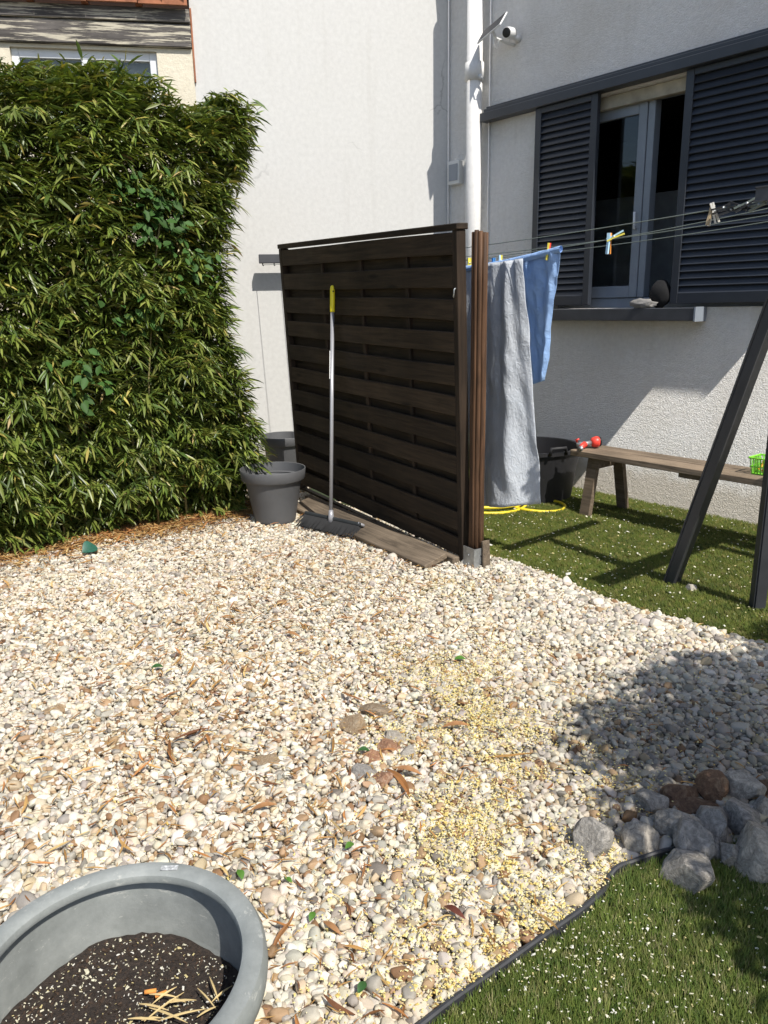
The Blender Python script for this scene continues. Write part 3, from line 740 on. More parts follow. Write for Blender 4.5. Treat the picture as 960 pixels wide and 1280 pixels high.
for ix in range(62):
    for iy in range(7):
        x = -.243+ix*.486/61; y = -.024+iy*.008
        fx, fy = rb.gauss(x*.08, .004), rb.gauss(y*1.2-.008, .004)
        a = HDM @ Vector((x, y, .092)); e = HDM @ Vector((x+fx, y+fy, .092-.098+rb.uniform(-.004, .006)))
        tube_bm(bb, [a, (a+e)/2+Vector((0, 0, .002)), e], [.0042, .0040, .0022], 3, False)
bo = obj('bristles', bb, M_brist, br); bo['kind'] = 'stuff'

# ------------------------------------------------------------------ pots
def pot(name, loc, rt, rb_, h, label, rim_h=.075, tilt=0):
    o = empty(name, loc=loc); tag(o, label, 'pot')
    rw = rt-.03
    lathe('body', [(0, .0), (rb_-.01, 0), (rb_, .01), (rb_+.004, .03), (rw-.004, h-rim_h-.006), (rw-.002, h-rim_h), (rw-.008, h-rim_h+.002), (rw-.012, h-rim_h-.01), (rb_-.01, .03), (0, .025)], M_pot, o, 72)
    lathe('rim', [(rw-.001, h-rim_h), (rt-.014, h-rim_h-.001), (rt-.008, h-rim_h+.008), (rt-.001, h-.004), (rt-.003, h), (rt-.008, h-.002), (rt-.016, h-rim_h+.012), (rw-.004, h-rim_h+.006)], M_pot, o, 72)
    return o
pot('flower_pot', (-.765, 5.245, -.005), .228, .140, .385, 'empty dark grey plastic pot with wide rim on the pebbles beside the broom')
pot('flower_pot', (-.83, 6.42, 0), .20, .13, .42, 'dark grey plastic pot by the white wall behind the wide-rimmed pot', .07)

# large planter in the foreground
bp = empty('planter', loc=(-.456, 1.026, 0)); tag(bp, 'large round weathered grey planter filled with dark soil', 'planter')
lathe('body', [(0, 0), (.160, 0), (.170, .012), (.238, .385), (.229, .385), (.212, .22), (.16, .03), (0, .03)], M_zinc, bp, 96)
lathe('rim', [(.2385, .366), (.243, .366), (.2475, .372), (.250, .390), (.2485, .410), (.243, .4195), (.232, .4225), (.216, .4215), (.209, .417), (.2065, .408), (.208, .402), (.229, .3995)], M_zinc, bp, 96)
P = []
for i in range(30):
    r = .214*i/29; P.append([(r*math.cos(a), r*math.sin(a), .272+.012*math.exp(-((r*math.cos(a)+.05)/.1)**2)+.012*mnoise.noise(Vector((r*math.cos(a)*14, r*math.sin(a)*14, 1)))+.006*mnoise.noise(Vector((r*math.cos(a)*60, r*math.sin(a)*60, 4)))) for a in np.linspace(0, 2*math.pi, 97)])
soil = grid_mesh('soil', np.array(P), M_soil, bp)
obj('rim_sticker', boxm((-.016, .016, -.006, .006, -.0006, .0006), M=Matrix.Translation((.035, .2215, .4235))), plain('worn_sticker', (.42, .43, .43), .5, var=.6, scale=160), bp)

# ------------------------------------------------------------------ rocks
def rock(x, y, hx, hy, mat, label, seed, name='rock', flat=.95, group=None):
    me = blob_mesh(name, 1.0, seed, .22, 4, (hx*1.35, (hx+hy)*.66, hy*flat*1.35), cuts=13)
    o = obj(name, me, mat, None, True)
    z = max(hy*flat*.72, .014)
    o.location = (x, y, z+float(lift(np.array([x]), np.array([y]))[0])); o.rotation_euler = (random.uniform(-.2, .2), random.uniform(-.2, .2), random.uniform(-.6, .6)-.1)
    o.data.set_sharp_from_angle(angle=R_(28))
    return tag(o, label, 'rock', group)
for i, (x, y, a, b_, m, lab) in enumerate([
    (.561, 1.815, .051, .053, M_rock_g, 'rounded grey rock alone on the pebbles by the curved end of the edging'),
    (.685, 1.794, .051, .048, M_rock_g, 'veined grey rock just behind the curved black edging'),
    (.797, 1.859, .063, .042, M_rock_g, 'long pale topped rock behind the upright pointed rock'),
    (.816, 1.758, .048, .066, M_rock_g, 'tall pointed grey rock leaning on the lowest rock of the pile'),
    (.757, 1.670, .050, .059, M_rock_g, 'lowest grey rock of the pile standing on the lawn edge'),
    (.891, 1.836, .050, .053, M_rock_g, 'squat dark grey rock in the middle of the rock pile'),
    (.980, 1.864, .051, .054, M_rock_g, 'blocky grey brown rock behind the biggest rock'),
    (.902, 1.728, .034, .041, M_rock_g, 'small grey rock tucked against the biggest rock'),
    (.975, 1.722, .064, .076, M_rock_g, 'biggest grey cracked rock at the lawn side of the pile'),
    (.770, 1.966, .043, .036, M_rock_g, 'dull grey brown rock at the gravel end of the back row'),
    (.876, 1.995, .048, .030, M_rock_b, 'low rust brown rock in the back row of the pile'),
    (.959, 2.022, .045, .045, M_rock_b, 'dark brown split rock in the back row of the pile'),
    (1.053, 2.012, .061, .046, M_rock_g, 'wide grey slab rock at the back of the pile'),
    (1.086, 1.927, .034, .037, M_rock_g, 'light grey rock beside the blocky grey brown one'),
    (1.147, 2.022, .039, .031, M_rock_b, 'small brown rock past the wide slab at the back'),
    (.887, 1.938, .058, .022, M_rock_b, 'flat reddish brown stone wedged behind the squat rock'),
    (.864, 1.770, .027, .031, M_rock_g, 'little grey stone between pointed and squat rocks')]):
    rock(x, y, a, b_, m, lab, 100+i)
for i, (x, y, a, b_, m, lab) in enumerate([
    (-.052, 2.562, .071, .025, M_rock_t, 'long flat tan stone lying on the pebbles'),
    (-.119, 2.431, .039, .040, M_rock_t, 'cream and tan striped stone on the pebbles'),
    (.021, 2.374, .038, .030, M_rock_w, 'white chalky stone touching a reddish brown one'),
    (.004, 2.301, .033, .034, M_rock_r, 'reddish brown stone below the white chalky stone'),
    (.062, 2.261, .028, .028, M_rock_w, 'pale grey stone beside the reddish brown one'),
    (-.049, 2.246, .037, .020, M_rock_r, 'orange tan flat stone among the brown stones'),
    (-.074, 2.153, .036, .030, M_rock_w, 'smooth grey stone next to the dark brown oval stone'),
    (-.011, 2.134, .040, .023, M_rock_r, 'dark brown oval stone on the pebbles'),
    (-.408, 2.230, .045, .014, M_rock_t, 'flat tan stone apart from the others on the pebbles'),
    (-1.221, 2.569, .042, .022, M_rock_t, 'tan stone on the pebbles towards the hedge')]):
    rock(x, y, a, b_*1.05, m, lab, 200+i, 'stone', .8)
o = rock(1.572, 3.723, .022, .024, M_rock_w, 'white stone lying on the lawn beside the steel brace', 300, 'stone')
o = rock(-1.62, 4.30, .045, .014, M_rock_w, 'flat pale stone on the pebbles in front of the hedge', 301, 'stone')

# ------------------------------------------------------------------ clothesline: two T-posts, wall bar, cords, washing
TD = Vector((.78, .625, 0)).normalized()
TP = Vector((1.79, 3.47, 0))
tp = empty('clothesline_post', loc=TP); tag(tp, 'dark grey steel clothesline post with slanted brace standing on the lawn', 'clothesline post')
def tl(*p): return Vector(p)-TP
def steelbar(name, a, b_, s, parent, mat=M_steel):
    return obj(name, beam(a, b_, s, s, bev=s*.12), mat, parent)
steelbar('mast', tl(1.79, 3.47, -.02), tl(1.79, 3.47, 1.83), .06, tp)
steelbar('brace', tl(1.505, 3.845, -.02), tl(1.775, 3.485, 1.62), .058, tp)
cb = TP+Vector((0, 0, 1.85))
steelbar('cross_bar', cb-TP-TD*.36, cb-TP+TD*.55, .045, tp, M_bar)
T2 = Vector((2.45, 3.07, 0))
t2 = empty('clothesline_post', loc=T2); tag(t2, 'dark grey steel T-shaped clothesline post further along the lawn without a brace', 'clothesline post')
steelbar('mast', Vector((.3, .2, -.02)), Vector((.3, .2, 1.83)), .06, t2)
steelbar('cross_bar', Vector((0, 0, 1.85))-TD*.68, Vector((0, 0, 1.85))+TD*.72, .075, t2, M_bar)
wb = empty('wall_bracket_bar', mat=WM @ Matrix.Translation((-1.665, -.13, 1.848)))
tag(wb, 'grey steel clothesline bar fixed in front of the white wall', 'bracket')
box('bar', (0, .85, -.03, .03, -.036, .036), M_bar, wb, .004)
for x in (.45, .80): box('foot', (x-.02, x+.02, .031, .13, -.02, .02), M_bar, wb)
for x in (.03, .125, .24, .40): tube('hook', [(x, -.01, -.036), (x, -.01, -.05), (x+.008, -.01, -.055)], .005, M_black, wb, 6)
def cord(a, b_, sag, name='clothesline', label='', n_=24, r=.0022):
    a, b_ = Vector(a), Vector(b_)
    pts_ = [a.lerp(b_, t)-Vector((0, 0, sag*4*t*(1-t))) for t in np.linspace(0, 1, n_)]
    o = tube(name, pts_, r, M_cord, None, 6); tag(o, label, 'cord', 'clothesline cords'); return pts_
CL = ('thin clothesline with the wooden and black pegs by the cross bar', 'thin clothesline with the orange peg clipped on it', 'bare thin clothesline second from the house wall', 'bare thin clothesline strung closest to the house wall')
WMv = lambda x: WM @ Vector((-1.665+x, -.14, 1.80))
ends = [cb-TD*.30, cb-TD*.10, cb+TD*.14, cb+TD*.34]
lines = []
for k, xw in enumerate((.03, .24, .45, .66)):
    lines.append(cord(WMv(xw), ends[k]-Vector((0, 0, .02)), (.05, .10, .06, .07)[k], label=CL[k]))
for k in range(5):
    a = T2+Vector((0, 0, 1.84))-TD*(.6-.27*k)
    cord(a, a+Vector((.62, -.785, .0))*2.6, .03, label='thin green grey clothesline cord running from the T-shaped post away from the house')
# rear hanger post for those
t3 = empty('clothesline_post', loc=T2+Vector((1.612, -2.041, 0))); tag(t3, 'dark grey steel clothesline end post standing on the lawn', 'clothesline post')
steelbar('mast', Vector((.3, .2, -.02)), Vector((.3, .2, 1.83)), .06, t3)
steelbar('cross_bar', Vector((0, 0, 1.85))-TD*.68, Vector((0, 0, 1.85))+TD*.72, .075, t3, M_bar)

LDv = Vector((.53, -.848, 0)); LNv = Vector((-.848, -.53, 0))     # along the washing, and out towards the fence side
def hang(name, a0, a1, b0, b1, zt0, zt1, zb0, zb1, mat, nu=70, nv=70, fold=.02, nf=5, ph=0.0, bulge=0.0, taper=1.0):
    P = np.zeros((nv, nu, 3)); a0, a1, b0, b1 = map(Vector, (a0, a1, b0, b1))
    for j in range(nv):
        t = j/(nv-1)
        for i in range(nu):
            s = i/(nu-1)
            p = a0.lerp(a1, s).lerp(b0.lerp(b1, s), t)
            z = (zt0+(zt1-zt0)*s)*(1-t)+(zb0+(zb1-zb0)*s)*t
            f = fold*(.25+.75*t)*math.sin(s*nf*2*math.pi+ph+1.2*t)+.35*fold*math.sin(s*nf*4.3*math.pi+ph*2-2*t)
            f += .010*mnoise.noise(Vector((s*3+t*4, t*6-s*2, ph)))+.006*(1-abs(mnoise.noise(Vector((s*4-t*5, t*4+s*2, ph+5)))*2.5))
            f += bulge*math.sin(math.pi*s)*t
            q = p+LNv*f+LDv*(.3*fold*math.cos(s*nf*2*math.pi+ph))
            P[j, i] = (q.x, q.y, z+.006*mnoise.noise(Vector((s*4+ph, t*2, 3)))*t)
    return P
sheet1 = empty('bed_sheet', loc=(.6, 4.8, 0)); tag(sheet1, 'grey blue linen sheet pegged on the clothesline behind the fence post', 'sheet')
off = np.array([.6, 4.8, 0])
P1 = hang('f', (.40, 5.06, 0), (.715, 4.60, 0), (.40, 5.06, 0), (.695, 4.63, 0), 1.645, 1.675, .66, .66, M_linen, nf=1.3, fold=.012, ph=.4)
grid_mesh('short_flap', P1-off, M_linen, sheet1, thick=.002)
P2 = hang('f', (.665, 4.63, 0), (.825, 4.43, 0), (.635, 4.60, 0), (.945, 4.31, 0), 1.672, 1.685, .255, .335, M_linen, nf=1.25, fold=.020, ph=2.6, bulge=.05)
grid_mesh('long_flap', P2+np.array([-.045, -.03, 0])-off, M_linen, sheet1, thick=.002)
gar = empty('blue_garment', loc=(.85, 4.42, 0)); tag(gar, 'light blue cotton cloth hung over the clothesline behind the grey sheet', 'cloth')
off2 = np.array([.85, 4.42, 0])
P3 = hang('f', (.80, 4.52, 0), (.955, 4.27, 0), (.86, 4.46, 0), (.915, 4.36, 0), 1.690, 1.725, 1.00, 1.03, M_blue, nf=1.2, fold=.016, ph=.9)
for j in range(70):
    t = j/69
    if t > .62: P3[j, :, :2] += (.012*math.sin((t-.62)/.38*math.pi))*np.array([.53, -.848])
grid_mesh('hanging_end', P3-off2, M_blue, gar, thick=.002)
P4 = np.zeros((40, 14, 3))
for j, t in enumerate(np.linspace(0, 1, 40)):
    c_ = Vector((.38, 5.09, 1.655)).lerp(Vector((.955, 4.27, 1.722)), t); c_.z -= .02*math.sin(math.pi*t)
    for i in range(14):
        a_ = 2*math.pi*i/13; q = c_+LNv*(.013*math.cos(a_))+Vector((0, 0, .018*math.sin(a_)+.003*mnoise.noise(Vector((t*12, i*.4, 0)))))
        P4[j, i] = q
grid_mesh('folded_band', P4-off2, M_blue, gar)
# clothes pegs
def peg(loc, d, colA, colB, label, open_=0.12, s=1.0):
    d = Vector(d).normalized(); side = d.cross(Vector((0.3, .2, .93))).normalized(); up = side.cross(d)
    e = empty('clothes_peg', loc=loc); tag(e, label, 'clothes peg', 'clothes pegs on the cords')
    for sg, m in ((1, colA), (-1, colB)):
        a = d*.028*s+up*sg*(.004+open_*.02); b_ = -d*.040*s+up*sg*(.004+open_*.10*.4)
        bm = bmesh.new(); beam(a, d*.0+up*sg*.0045, .010*s, .006*s, bm); beam(up*sg*.0045, b_, .010*s, .006*s, bm)
        obj('jaw', bm, m, e)
    tube('spring', [-side*.007, side*.007], .005*s, M_galv, e, 8)
PA = plain('orange_peg', (.80, .30, .05), .5, var=.03); PBm = plain('pale_blue_peg', (.45, .68, .85), .5, var=.03); PCm = plain('yellow_peg', (.82, .70, .10), .5, var=.03)
PDm = plain('blue_peg', (.06, .25, .60), .5, var=.03); PE = plain('wood_peg', (.45, .34, .20), .7, var=.1); PF = plain('white_peg', (.7, .68, .62), .5)
def onray(x, y, dist):     # a spot on the cords, found from its bearing and distance
    v = Vector(((x-480)/965, (y-640)/965, 1.0)); dw = Vector([sum(CR[i][k]*v[k] for k in range(3)) for i in range(3)])
    return Vector((0, 0, EYE))+dw*(dist/math.hypot(dw.x, dw.y))
peg((.905, 4.345, 1.722), (.1, 0, 1), M_red, PCm, 'red and yellow peg holding the blue cloth on the cord', s=1.3)
peg((.665, 4.72, 1.675), (0, 0, 1), PDm, PDm, 'blue clothes peg holding the grey sheet on the cord', s=1.2)
peg((.70, 4.68, 1.69), (0, 0.1, 1), PCm, PBm, 'yellow and pale blue peg beside the blue peg on the sheet', s=1.1)
peg((.545, 4.90, 1.69), (0, 0.1, 1), PCm, PCm, 'yellow clothes peg at the post end of the sheet', s=1.1)
def online(k, px_):       # point of cord k at a bearing
    best = min(lines[k], key=lambda p: abs(proj_px([tuple(p)])[0][0]-px_)); return best
q = online(1, 770); peg(q+Vector((0, 0, -.01)), (0.02, 0, 1), PA, PBm, 'orange peg clipped upright on a bare cord before the window', s=1.5)
peg(q+Vector((.02, -.012, .012)), (-.75, .35, -.35), PBm, PCm, 'pale blue and yellow peg sticking out from the orange peg', s=1.3)
for i, (t, d, A, B, lab) in enumerate((
    (889, (.2, .1, 1), PF, PE, 'white and wooden pegs crossed on the cord near the cross bar'),
    (893, (-.3, .1, .9), PF, PF, 'white peg tilted on the cord near the cross bar'),
    (904, (.9, .2, .3), M_black, M_black, 'glossy black peg lying along the cord near the cross bar'),
    (914, (.8, -.3, .2), M_black, M_black, 'black peg lying on the cord near the cross bar'),
    (924, (.6, -.6, -.3), M_tub, M_black, 'two-tone black peg next to the cross bar'),
    (934, (.7, -.5, .4), M_cord, M_black, 'green and black peg hard against the cross bar'),
    (950, (.3, -.9, .2), M_cord, M_cord, 'greenish peg on the cord end at the cross bar'))):
    tt_ = np.linspace(0, .999, 900); pp_ = np.array([tuple(Vector(lines[0][int(q_*(len(lines[0])-1))]).lerp(Vector(lines[0][int(q_*(len(lines[0])-1))+1]), q_*(len(lines[0])-1)-int(q_*(len(lines[0])-1)))) for q_ in tt_])
    t = float(tt_[np.argmin(np.abs(proj_px(pp_)[0]-t))])
    l0 = lines[0]; f = t*(len(l0)-1); i0 = int(f); q = Vector(l0[i0]).lerp(Vector(l0[i0+1]), f-i0)
    peg(q+Vector((0, 0, -.012+.006*(i % 3))), d, A, B, lab, s=1.25)

# ------------------------------------------------------------------ bench, basket, nozzle, hose, tub
BD = Vector((.625, -.78, 0)); BNv = Vector((.78, .625, 0))
BM_ = Matrix.Translation((1.315, 5.345, 0)) @ Matrix.Rotation(math.atan2(BD.y, BD.x), 4, 'Z')
bench = empty('garden_bench', mat=BM_); tag(bench, 'weathered wooden bench with splayed legs beside the house wall', 'bench')
for k in range(2):
    box('seat_plank', (0, 1.95, .155*k, .155*k+.145, .412, .452), M_bench, bench, .004)
for x in (.20, 1.66):
    box('cross_bearer', (x-.03, x+.03, .02, .28, .345, .411), M_bench, bench, .003)
    for yb, yt in ((-.02, .055), (.34, .245)):
        o = obj('leg', beam((x+.032*(1 if yb > 0 else -1)+.0, yb, -.01), (x+.032*(1 if yb > 0 else -1), yt, .405), .075, .04), M_bench, bench)
box('under_block', (.80, .98, .06, .22, .372, .4115), M_bench, bench)
# basket
bk = empty('plastic_basket', mat=BM_ @ Matrix.Translation((1.30, .17, .452))); tag(bk, 'lime green plastic peg basket standing on the bench', 'basket')
w0, w1, d0, d1, hb_ = .068, .082, .052, .064, .098
for s in (-1, 1):
    for k in range(9):
        t = -1+2*k/8
        obj('bar', beam((w0*t, s*d0, 0), (w1*t, s*d1, hb_), .007, .004), M_green, bk)
    for k in range(1, 6):
        t = -1+2*k/6
        obj('bar', beam((s*w0, d0*t, 0), (s*w1, d1*t, hb_), .004, .007), M_green, bk)
box('base', (-w0, w0, -d0, d0, 0, .006), M_green, bk)
for z, f in ((.045, .45), (.098, 1.0)):
    ww_, dd_ = w0+(w1-w0)*f+.004, d0+(d1-d0)*f+.004
    tube('rim_band', [(-ww_, -dd_, z), (ww_, -dd_, z), (ww_, dd_, z), (-ww_, dd_, z), (-ww_, -dd_, z)], .006 if f == 1 else .004, M_green, bk, 6, False)
for k in range(12):
    e = obj('peg', beam((random.uniform(-.05, .05), random.uniform(-.035, .035), random.uniform(.01, .05)), (random.uniform(-.05, .05), random.uniform(-.035, .035), random.uniform(.03, .075)), .01, .012), random.choice([PA, PCm, M_red, PE]), bk)
# spray nozzle
nz = empty('spray_nozzle', mat=BM_ @ Matrix.Translation((.05, .10, .452)) @ Matrix.Rotation(R_(62), 4, 'Z')); tag(nz, 'red and grey garden hose spray nozzle lying on the bench end', 'nozzle')
tube('barrel', [(-.06, 0, .03), (.0, 0, .035), (.05, 0, .04)], [.016, .018, .016], M_galv, nz, 12)
hd_ = tube('spray_head', [(.045, 0, .04), (.055, 0, .042), (.085, 0, .045), (.10, 0, .045)], [.018, .034, .040, .036], M_red, nz, 18)
tube('head_ring', [(.098, 0, .045), (.112, 0, .045)], [.037, .034], M_black, hd_, 18)
tube('grip', [(-.005, 0, .03), (-.03, -.02, .025), (-.055, -.055, .018)], [.024, .020, .015], M_red, nz, 12)
tube('trigger', [(-.05, .012, .04), (-.065, .01, .065), (-.045, .0, .07)], .007, M_red, nz, 8)
tube('connector', [(-.055, -.055, .018), (-.07, -.085, .016)], .016, M_galv, nz, 12)
# hose
hp = []
def ringp(cx, cy, rx, ry, a0, a1, z, n_=28):
    for k in range(n_): 
        a = a0+(a1-a0)*k/(n_-1); hp.append((cx+rx*math.cos(a), cy+ry*math.sin(a), z+.006*math.sin(a*2)))
ringp(.74, 5.56, .31, .30, 0.0, 2*math.pi*1.6, .022, 48)
ringp(.72, 5.60, .33, .27, 2*math.pi*.62, 2*math.pi*1.05, .045, 18)
hp.append((1.02, 5.72, .09)); hp.append((1.055, 5.60, .10)); hp.append((1.04, 5.48, .06))
ringp(1.13, 5.46, .19, .16, R_(200), R_(200+330), .016, 36)
from itertools import chain
cu = [Vector(p) for p in hp]
sm_ = []
for i in range(len(cu)-1):
    pm, p0_, p1_, pp = cu[max(i-1, 0)], cu[i], cu[i+1], cu[min(i+2, len(cu)-1)]
    for t in (0, .5):
        sm_.append(.5*((2*p0_)+(p1_-pm)*t+(2*pm-5*p0_+4*p1_-pp)*t*t+(3*p0_-pm-3*p1_+pp)*t**3))
tag(tube('garden_hose', sm_, .0115, M_hose, None, 10), 'yellow garden hose coiled on the lawn below the washing', 'hose')
tub = empty('rubber_tub', loc=(1.13, 5.86, 0)); tag(tub, 'large round black tub standing behind the bench end', 'tub')
lathe('wall', [(0, .0), (.31, 0), (.325, .015), (.375, .37), (.395, .375), (.395, .40), (.365, .40), (.36, .37), (.31, .03), (0, .03)], M_tub, tub, 56)
for a in (R_(-70), R_(110)):
    c_ = Vector((.40*math.cos(a), .40*math.sin(a), .385)); tt = Vector((-math.sin(a), math.cos(a), 0))
    tube('handle', [c_-tt*.07, c_-tt*.06+Vector((0, 0, .05)), c_+tt*.06+Vector((0, 0, .05)), c_+tt*.07], .013, M_tub, tub, 8)

# ------------------------------------------------------------------ bamboo hedge
hedge = empty('bamboo_hedge', loc=(HO[0], HO[1], 0)); tag(hedge, 'tall dense green bamboo hedge along the wall', 'hedge')
def htop(u): return float(np.interp(u, [-2, .4, .9, 1.25, 1.45, 1.62, 1.85, 2.0, 2.1], [2.85, 2.80, 2.88, 2.86, 2.70, 2.72, 2.82, 2.7, 2.45]))
def hend(z): return float(np.interp(z, [0, .4, .8, 1.4, 1.8, 2.2, 2.5, 2.7, 2.9], [1.62, 1.82, 1.74, 1.62, 1.62, 1.74, 1.88, 1.86, 1.74]))
def leaf_cloud(specs):
    """specs: base, dir, up, length, width, colour -> one mesh; every leaf a folded, drooping blade of six faces"""
    b = np.array([s[0] for s in specs]); d = np.array([s[1] for s in specs]); wv = np.array([s[2] for s in specs])
    ln_ = np.array([s[3] for s in specs])[:, None]; wd = np.array([s[4] for s in specs])[:, None]; c = np.array([s[5] for s in specs])
    d /= np.linalg.norm(d, axis=1, keepdims=True)
    sd = np.cross(d, wv); sd /= np.linalg.norm(sd, axis=1, keepdims=True)+1e-9
    up = np.cross(sd, d); dn = np.array([0, 0, -1.0])
    mid1 = b+d*ln_*.33+dn*ln_*.03; mid2 = b+d*ln_*.68+dn*ln_*.10; tip = b+d*ln_+dn*ln_*.22
    k = .16
    V = np.stack([b, mid1-sd*wd+up*wd*k, mid1-up*wd*k, mid1+sd*wd+up*wd*k, mid2-sd*wd*.85+up*wd*k, mid2-up*wd*k, mid2+sd*wd*.85+up*wd*k, tip], 1)
    m = len(specs); base = (np.arange(m)*8)[:, None]
    F3 = np.concatenate([base+np.array([[0, 2, 1]]), base+np.array([[0, 3, 2]]), base+np.array([[4, 5, 7]]), base+np.array([[5, 6, 7]])])
    F4 = np.concatenate([base+np.array([[1, 2, 5, 4]]), base+np.array([[2, 3, 6, 5]])])
    me = bpy.data.meshes.new('leaves')
    nl = len(F3)*3+len(F4)*4
    me.vertices.add(m*8); me.vertices.foreach_set('co', V.reshape(-1).astype(np.float32))
    me.loops.add(nl); me.loops.foreach_set('vertex_index', np.concatenate([F3.ravel(), F4.ravel()]).astype(np.int32))
    me.polygons.add(len(F3)+len(F4))
    st = np.concatenate([np.arange(len(F3))*3, len(F3)*3+np.arange(len(F4))*4]); me.polygons.foreach_set('loop_start', st.astype(np.int32))
    me.update(calc_edges=True); me.validate()
    a = me.attributes.new('col', 'FLOAT_COLOR', 'POINT'); a.data.foreach_set('color', np.c_[np.repeat(c, 8, 0), np.ones(m*8)].astype(np.float32).ravel())
    me.polygons.foreach_set('use_smooth', [True]*len(me.polygons))
    return me
HU3 = np.array([*HU, 0]); HN3 = np.array([*HNN, 0]); Z3 = np.array([0, 0, 1.0])
specs = []; twigs = bmesh.new()
lpal = np.array([(.10, .165, .030), (.13, .20, .040), (.17, .235, .055), (.07, .13, .028), (.21, .26, .075), (.055, .105, .028), (.32, .31, .09), (.40, .34, .17)])
lp = [.23, .22, .17, .14, .11, .09, .03, .01]
rs_ = np.random.default_rng(11)
def spray(base, out, nl, L0):
    c0 = rs_.normal(1, .18)
    ang0 = rs_.uniform(-.5, .5)
    side = np.cross(out, Z3); side /= np.linalg.norm(side)+1e-9; upv = np.cross(side, out)
    for q in range(nl):
        a = (q/(nl-1)-.5)*2.3+rs_.normal(0, .22)
        dv_ = out*math.cos(a)+side*math.sin(a)*math.cos(ang0)+upv*math.sin(a)*math.sin(ang0)*.7 - Z3*rs_.uniform(.0, .55)
        p = base+out*rs_.uniform(-.06, .03)+rs_.normal(0, .008, 3)
        ln_ = L0*rs_.uniform(.65, 1.2); c = lpal[rs_.choice(8, p=lp)]*np.array([1.10, .95, .85])*c0*rs_.normal(1, .1)
        specs.append((p, dv_, upv+rs_.normal(0, .35, 3), ln_, ln_*rs_.uniform(.055, .08), c.clip(.008, .5)))
for layer, (cnt, d0_, d1_) in enumerate(((6400, -.03, .10), (5000, -.16, -.03), (7200, -.50, -.16), (3600, -.80, -.45))):
    for _ in range(cnt):
        z = rs_.uniform(.02, 2.95); u = rs_.uniform(-1.0, 2.1)
        ue, ze = hend(z), htop(u)
        if u > ue-.03 or z > ze-.05: continue
        if layer == 0 and mnoise.noise(Vector((u*5.2, z*6.2, 9)))+.5*mnoise.noise(Vector((u*12, z*12, 2))) < -.12 and rs_.random() < .8: continue
        if layer == 1 and mnoise.noise(Vector((u*5.2, z*6.2, 9))) < -.28 and rs_.random() < .6: continue
        bul = .03*math.sin(u*4.1+z*2.3)+.10*mnoise.noise(Vector((u*2.4, z*2.4, 0)))+.10*mnoise.noise(Vector((u*6.5, z*6.5, 4)))+(-.10 if z < .25 else 0) - max(0, z-(ze-.25))*.5
        dd = rs_.uniform(d0_, d1_)+bul
        base = np.array([HO[0], HO[1], 0])+HU3*u+HN3*dd+Z3*z
        out = HN3*rs_.uniform(.5, 1.0)+HU3*rs_.normal(0, .55)+Z3*rs_.normal(.10, .38)
        if u > ue-.25: out = out+HU3*rs_.uniform(.3, 1.0)
        if z > ze-.22: out = out+Z3*rs_.uniform(.2, .8)
        out /= np.linalg.norm(out)
        spray(base, out, rs_.integers(5, 10), rs_.uniform(.085, .135)*(1.35 if layer == 3 else 1.0))
# end face and top of the hedge
for _ in range(1700):
    z = rs_.uniform(.02, 2.9); dd = rs_.uniform(-.6, .05); base = np.array([HO[0], HO[1], 0])+HU3*(hend(z)-rs_.uniform(0, .1))+HN3*dd+Z3*min(z, htop(hend(z)))
    out = HU3*rs_.uniform(.5, 1)+HN3*rs_.normal(.2, .5)+Z3*rs_.normal(.1, .4); out /= np.linalg.norm(out)
    spray(base, out, rs_.integers(4, 8), rs_.uniform(.085, .13))
for _ in range(1300):
    u = rs_.uniform(-1.0, 1.95); dd = rs_.uniform(-.6, .05); base = np.array([HO[0], HO[1], 0])+HU3*u+HN3*dd+Z3*(htop(u)-rs_.uniform(0.02, .14))
    out = Z3*rs_.uniform(.15, .9)+HN3*rs_.normal(.35, .5)+HU3*rs_.normal(.1, .5); out /= np.linalg.norm(out)
    spray(base, out, rs_.integers(4, 8), rs_.uniform(.085, .13))
ho = np.array([HO[0], HO[1], 0])
specs = [(s[0]-ho, *s[1:]) for s in specs]
fo = obj('foliage', leaf_cloud(specs), M_leaf, hedge); fo['kind'] = 'stuff'
for k in range(34):
    u = -1.0+2.45*k/33+rs_.normal(0, .03); dd = rs_.uniform(-.38, -.05); hh = min(htop(u), 2.75)-rs_.uniform(.05, .4)
    a = HU3*u+HN3*dd; lean = HU3*rs_.normal(0, .05)+HN3*rs_.normal(0, .03)
    tube('cane', [a+lean*t+Z3*hh*t for t in np.linspace(-.01, 1, 9)], [.009-.004*t for t in np.linspace(0, 1, 9)], M_cane, hedge, 7)
# a broad-leaved creeper grown through the bamboo
creep = empty('creeper', loc=(HO[0], HO[1], 0)); tag(creep, 'dark green broad-leaved creeper growing out of the bamboo hedge', 'creeper')
sp2 = []; 
for (cu_, cz_, n_) in ((1.20, 1.98, 46), (1.05, 2.15, 30), (.62, 1.05, 26), (.95, 1.45, 22), (1.35, 1.72, 24)):
    for _ in range(n_):
        p = HU3*(cu_+rs_.normal(0, .09))+HN3*(.10+rs_.normal(0, .03))+Z3*(cz_+rs_.normal(0, .09))
        dv_ = HN3*.5+HU3*rs_.normal(0, .8)-Z3*rs_.uniform(.0, .9)
        L0 = rs_.uniform(.05, .085); sp2.append((p, dv_, HN3*.7+Z3*.6+rs_.normal(0, .25, 3), L0, L0*.30, np.array((.045, .105, .022))*rs_.normal(1, .2)))
lo = obj('leaves', leaf_cloud(sp2), attr_mat('creeper_leaf', .6, .2, kind='GEOMETRY', spec=.25), creep); lo['kind'] = 'stuff'
tube('stem', [HU3*1.0+HN3*.02, HU3*1.02+HN3*.03+Z3*1.0, HU3*1.12+HN3*.05+Z3*1.7, HU3*1.2+HN3*.08+Z3*2.1], .006, M_cane, creep, 6)

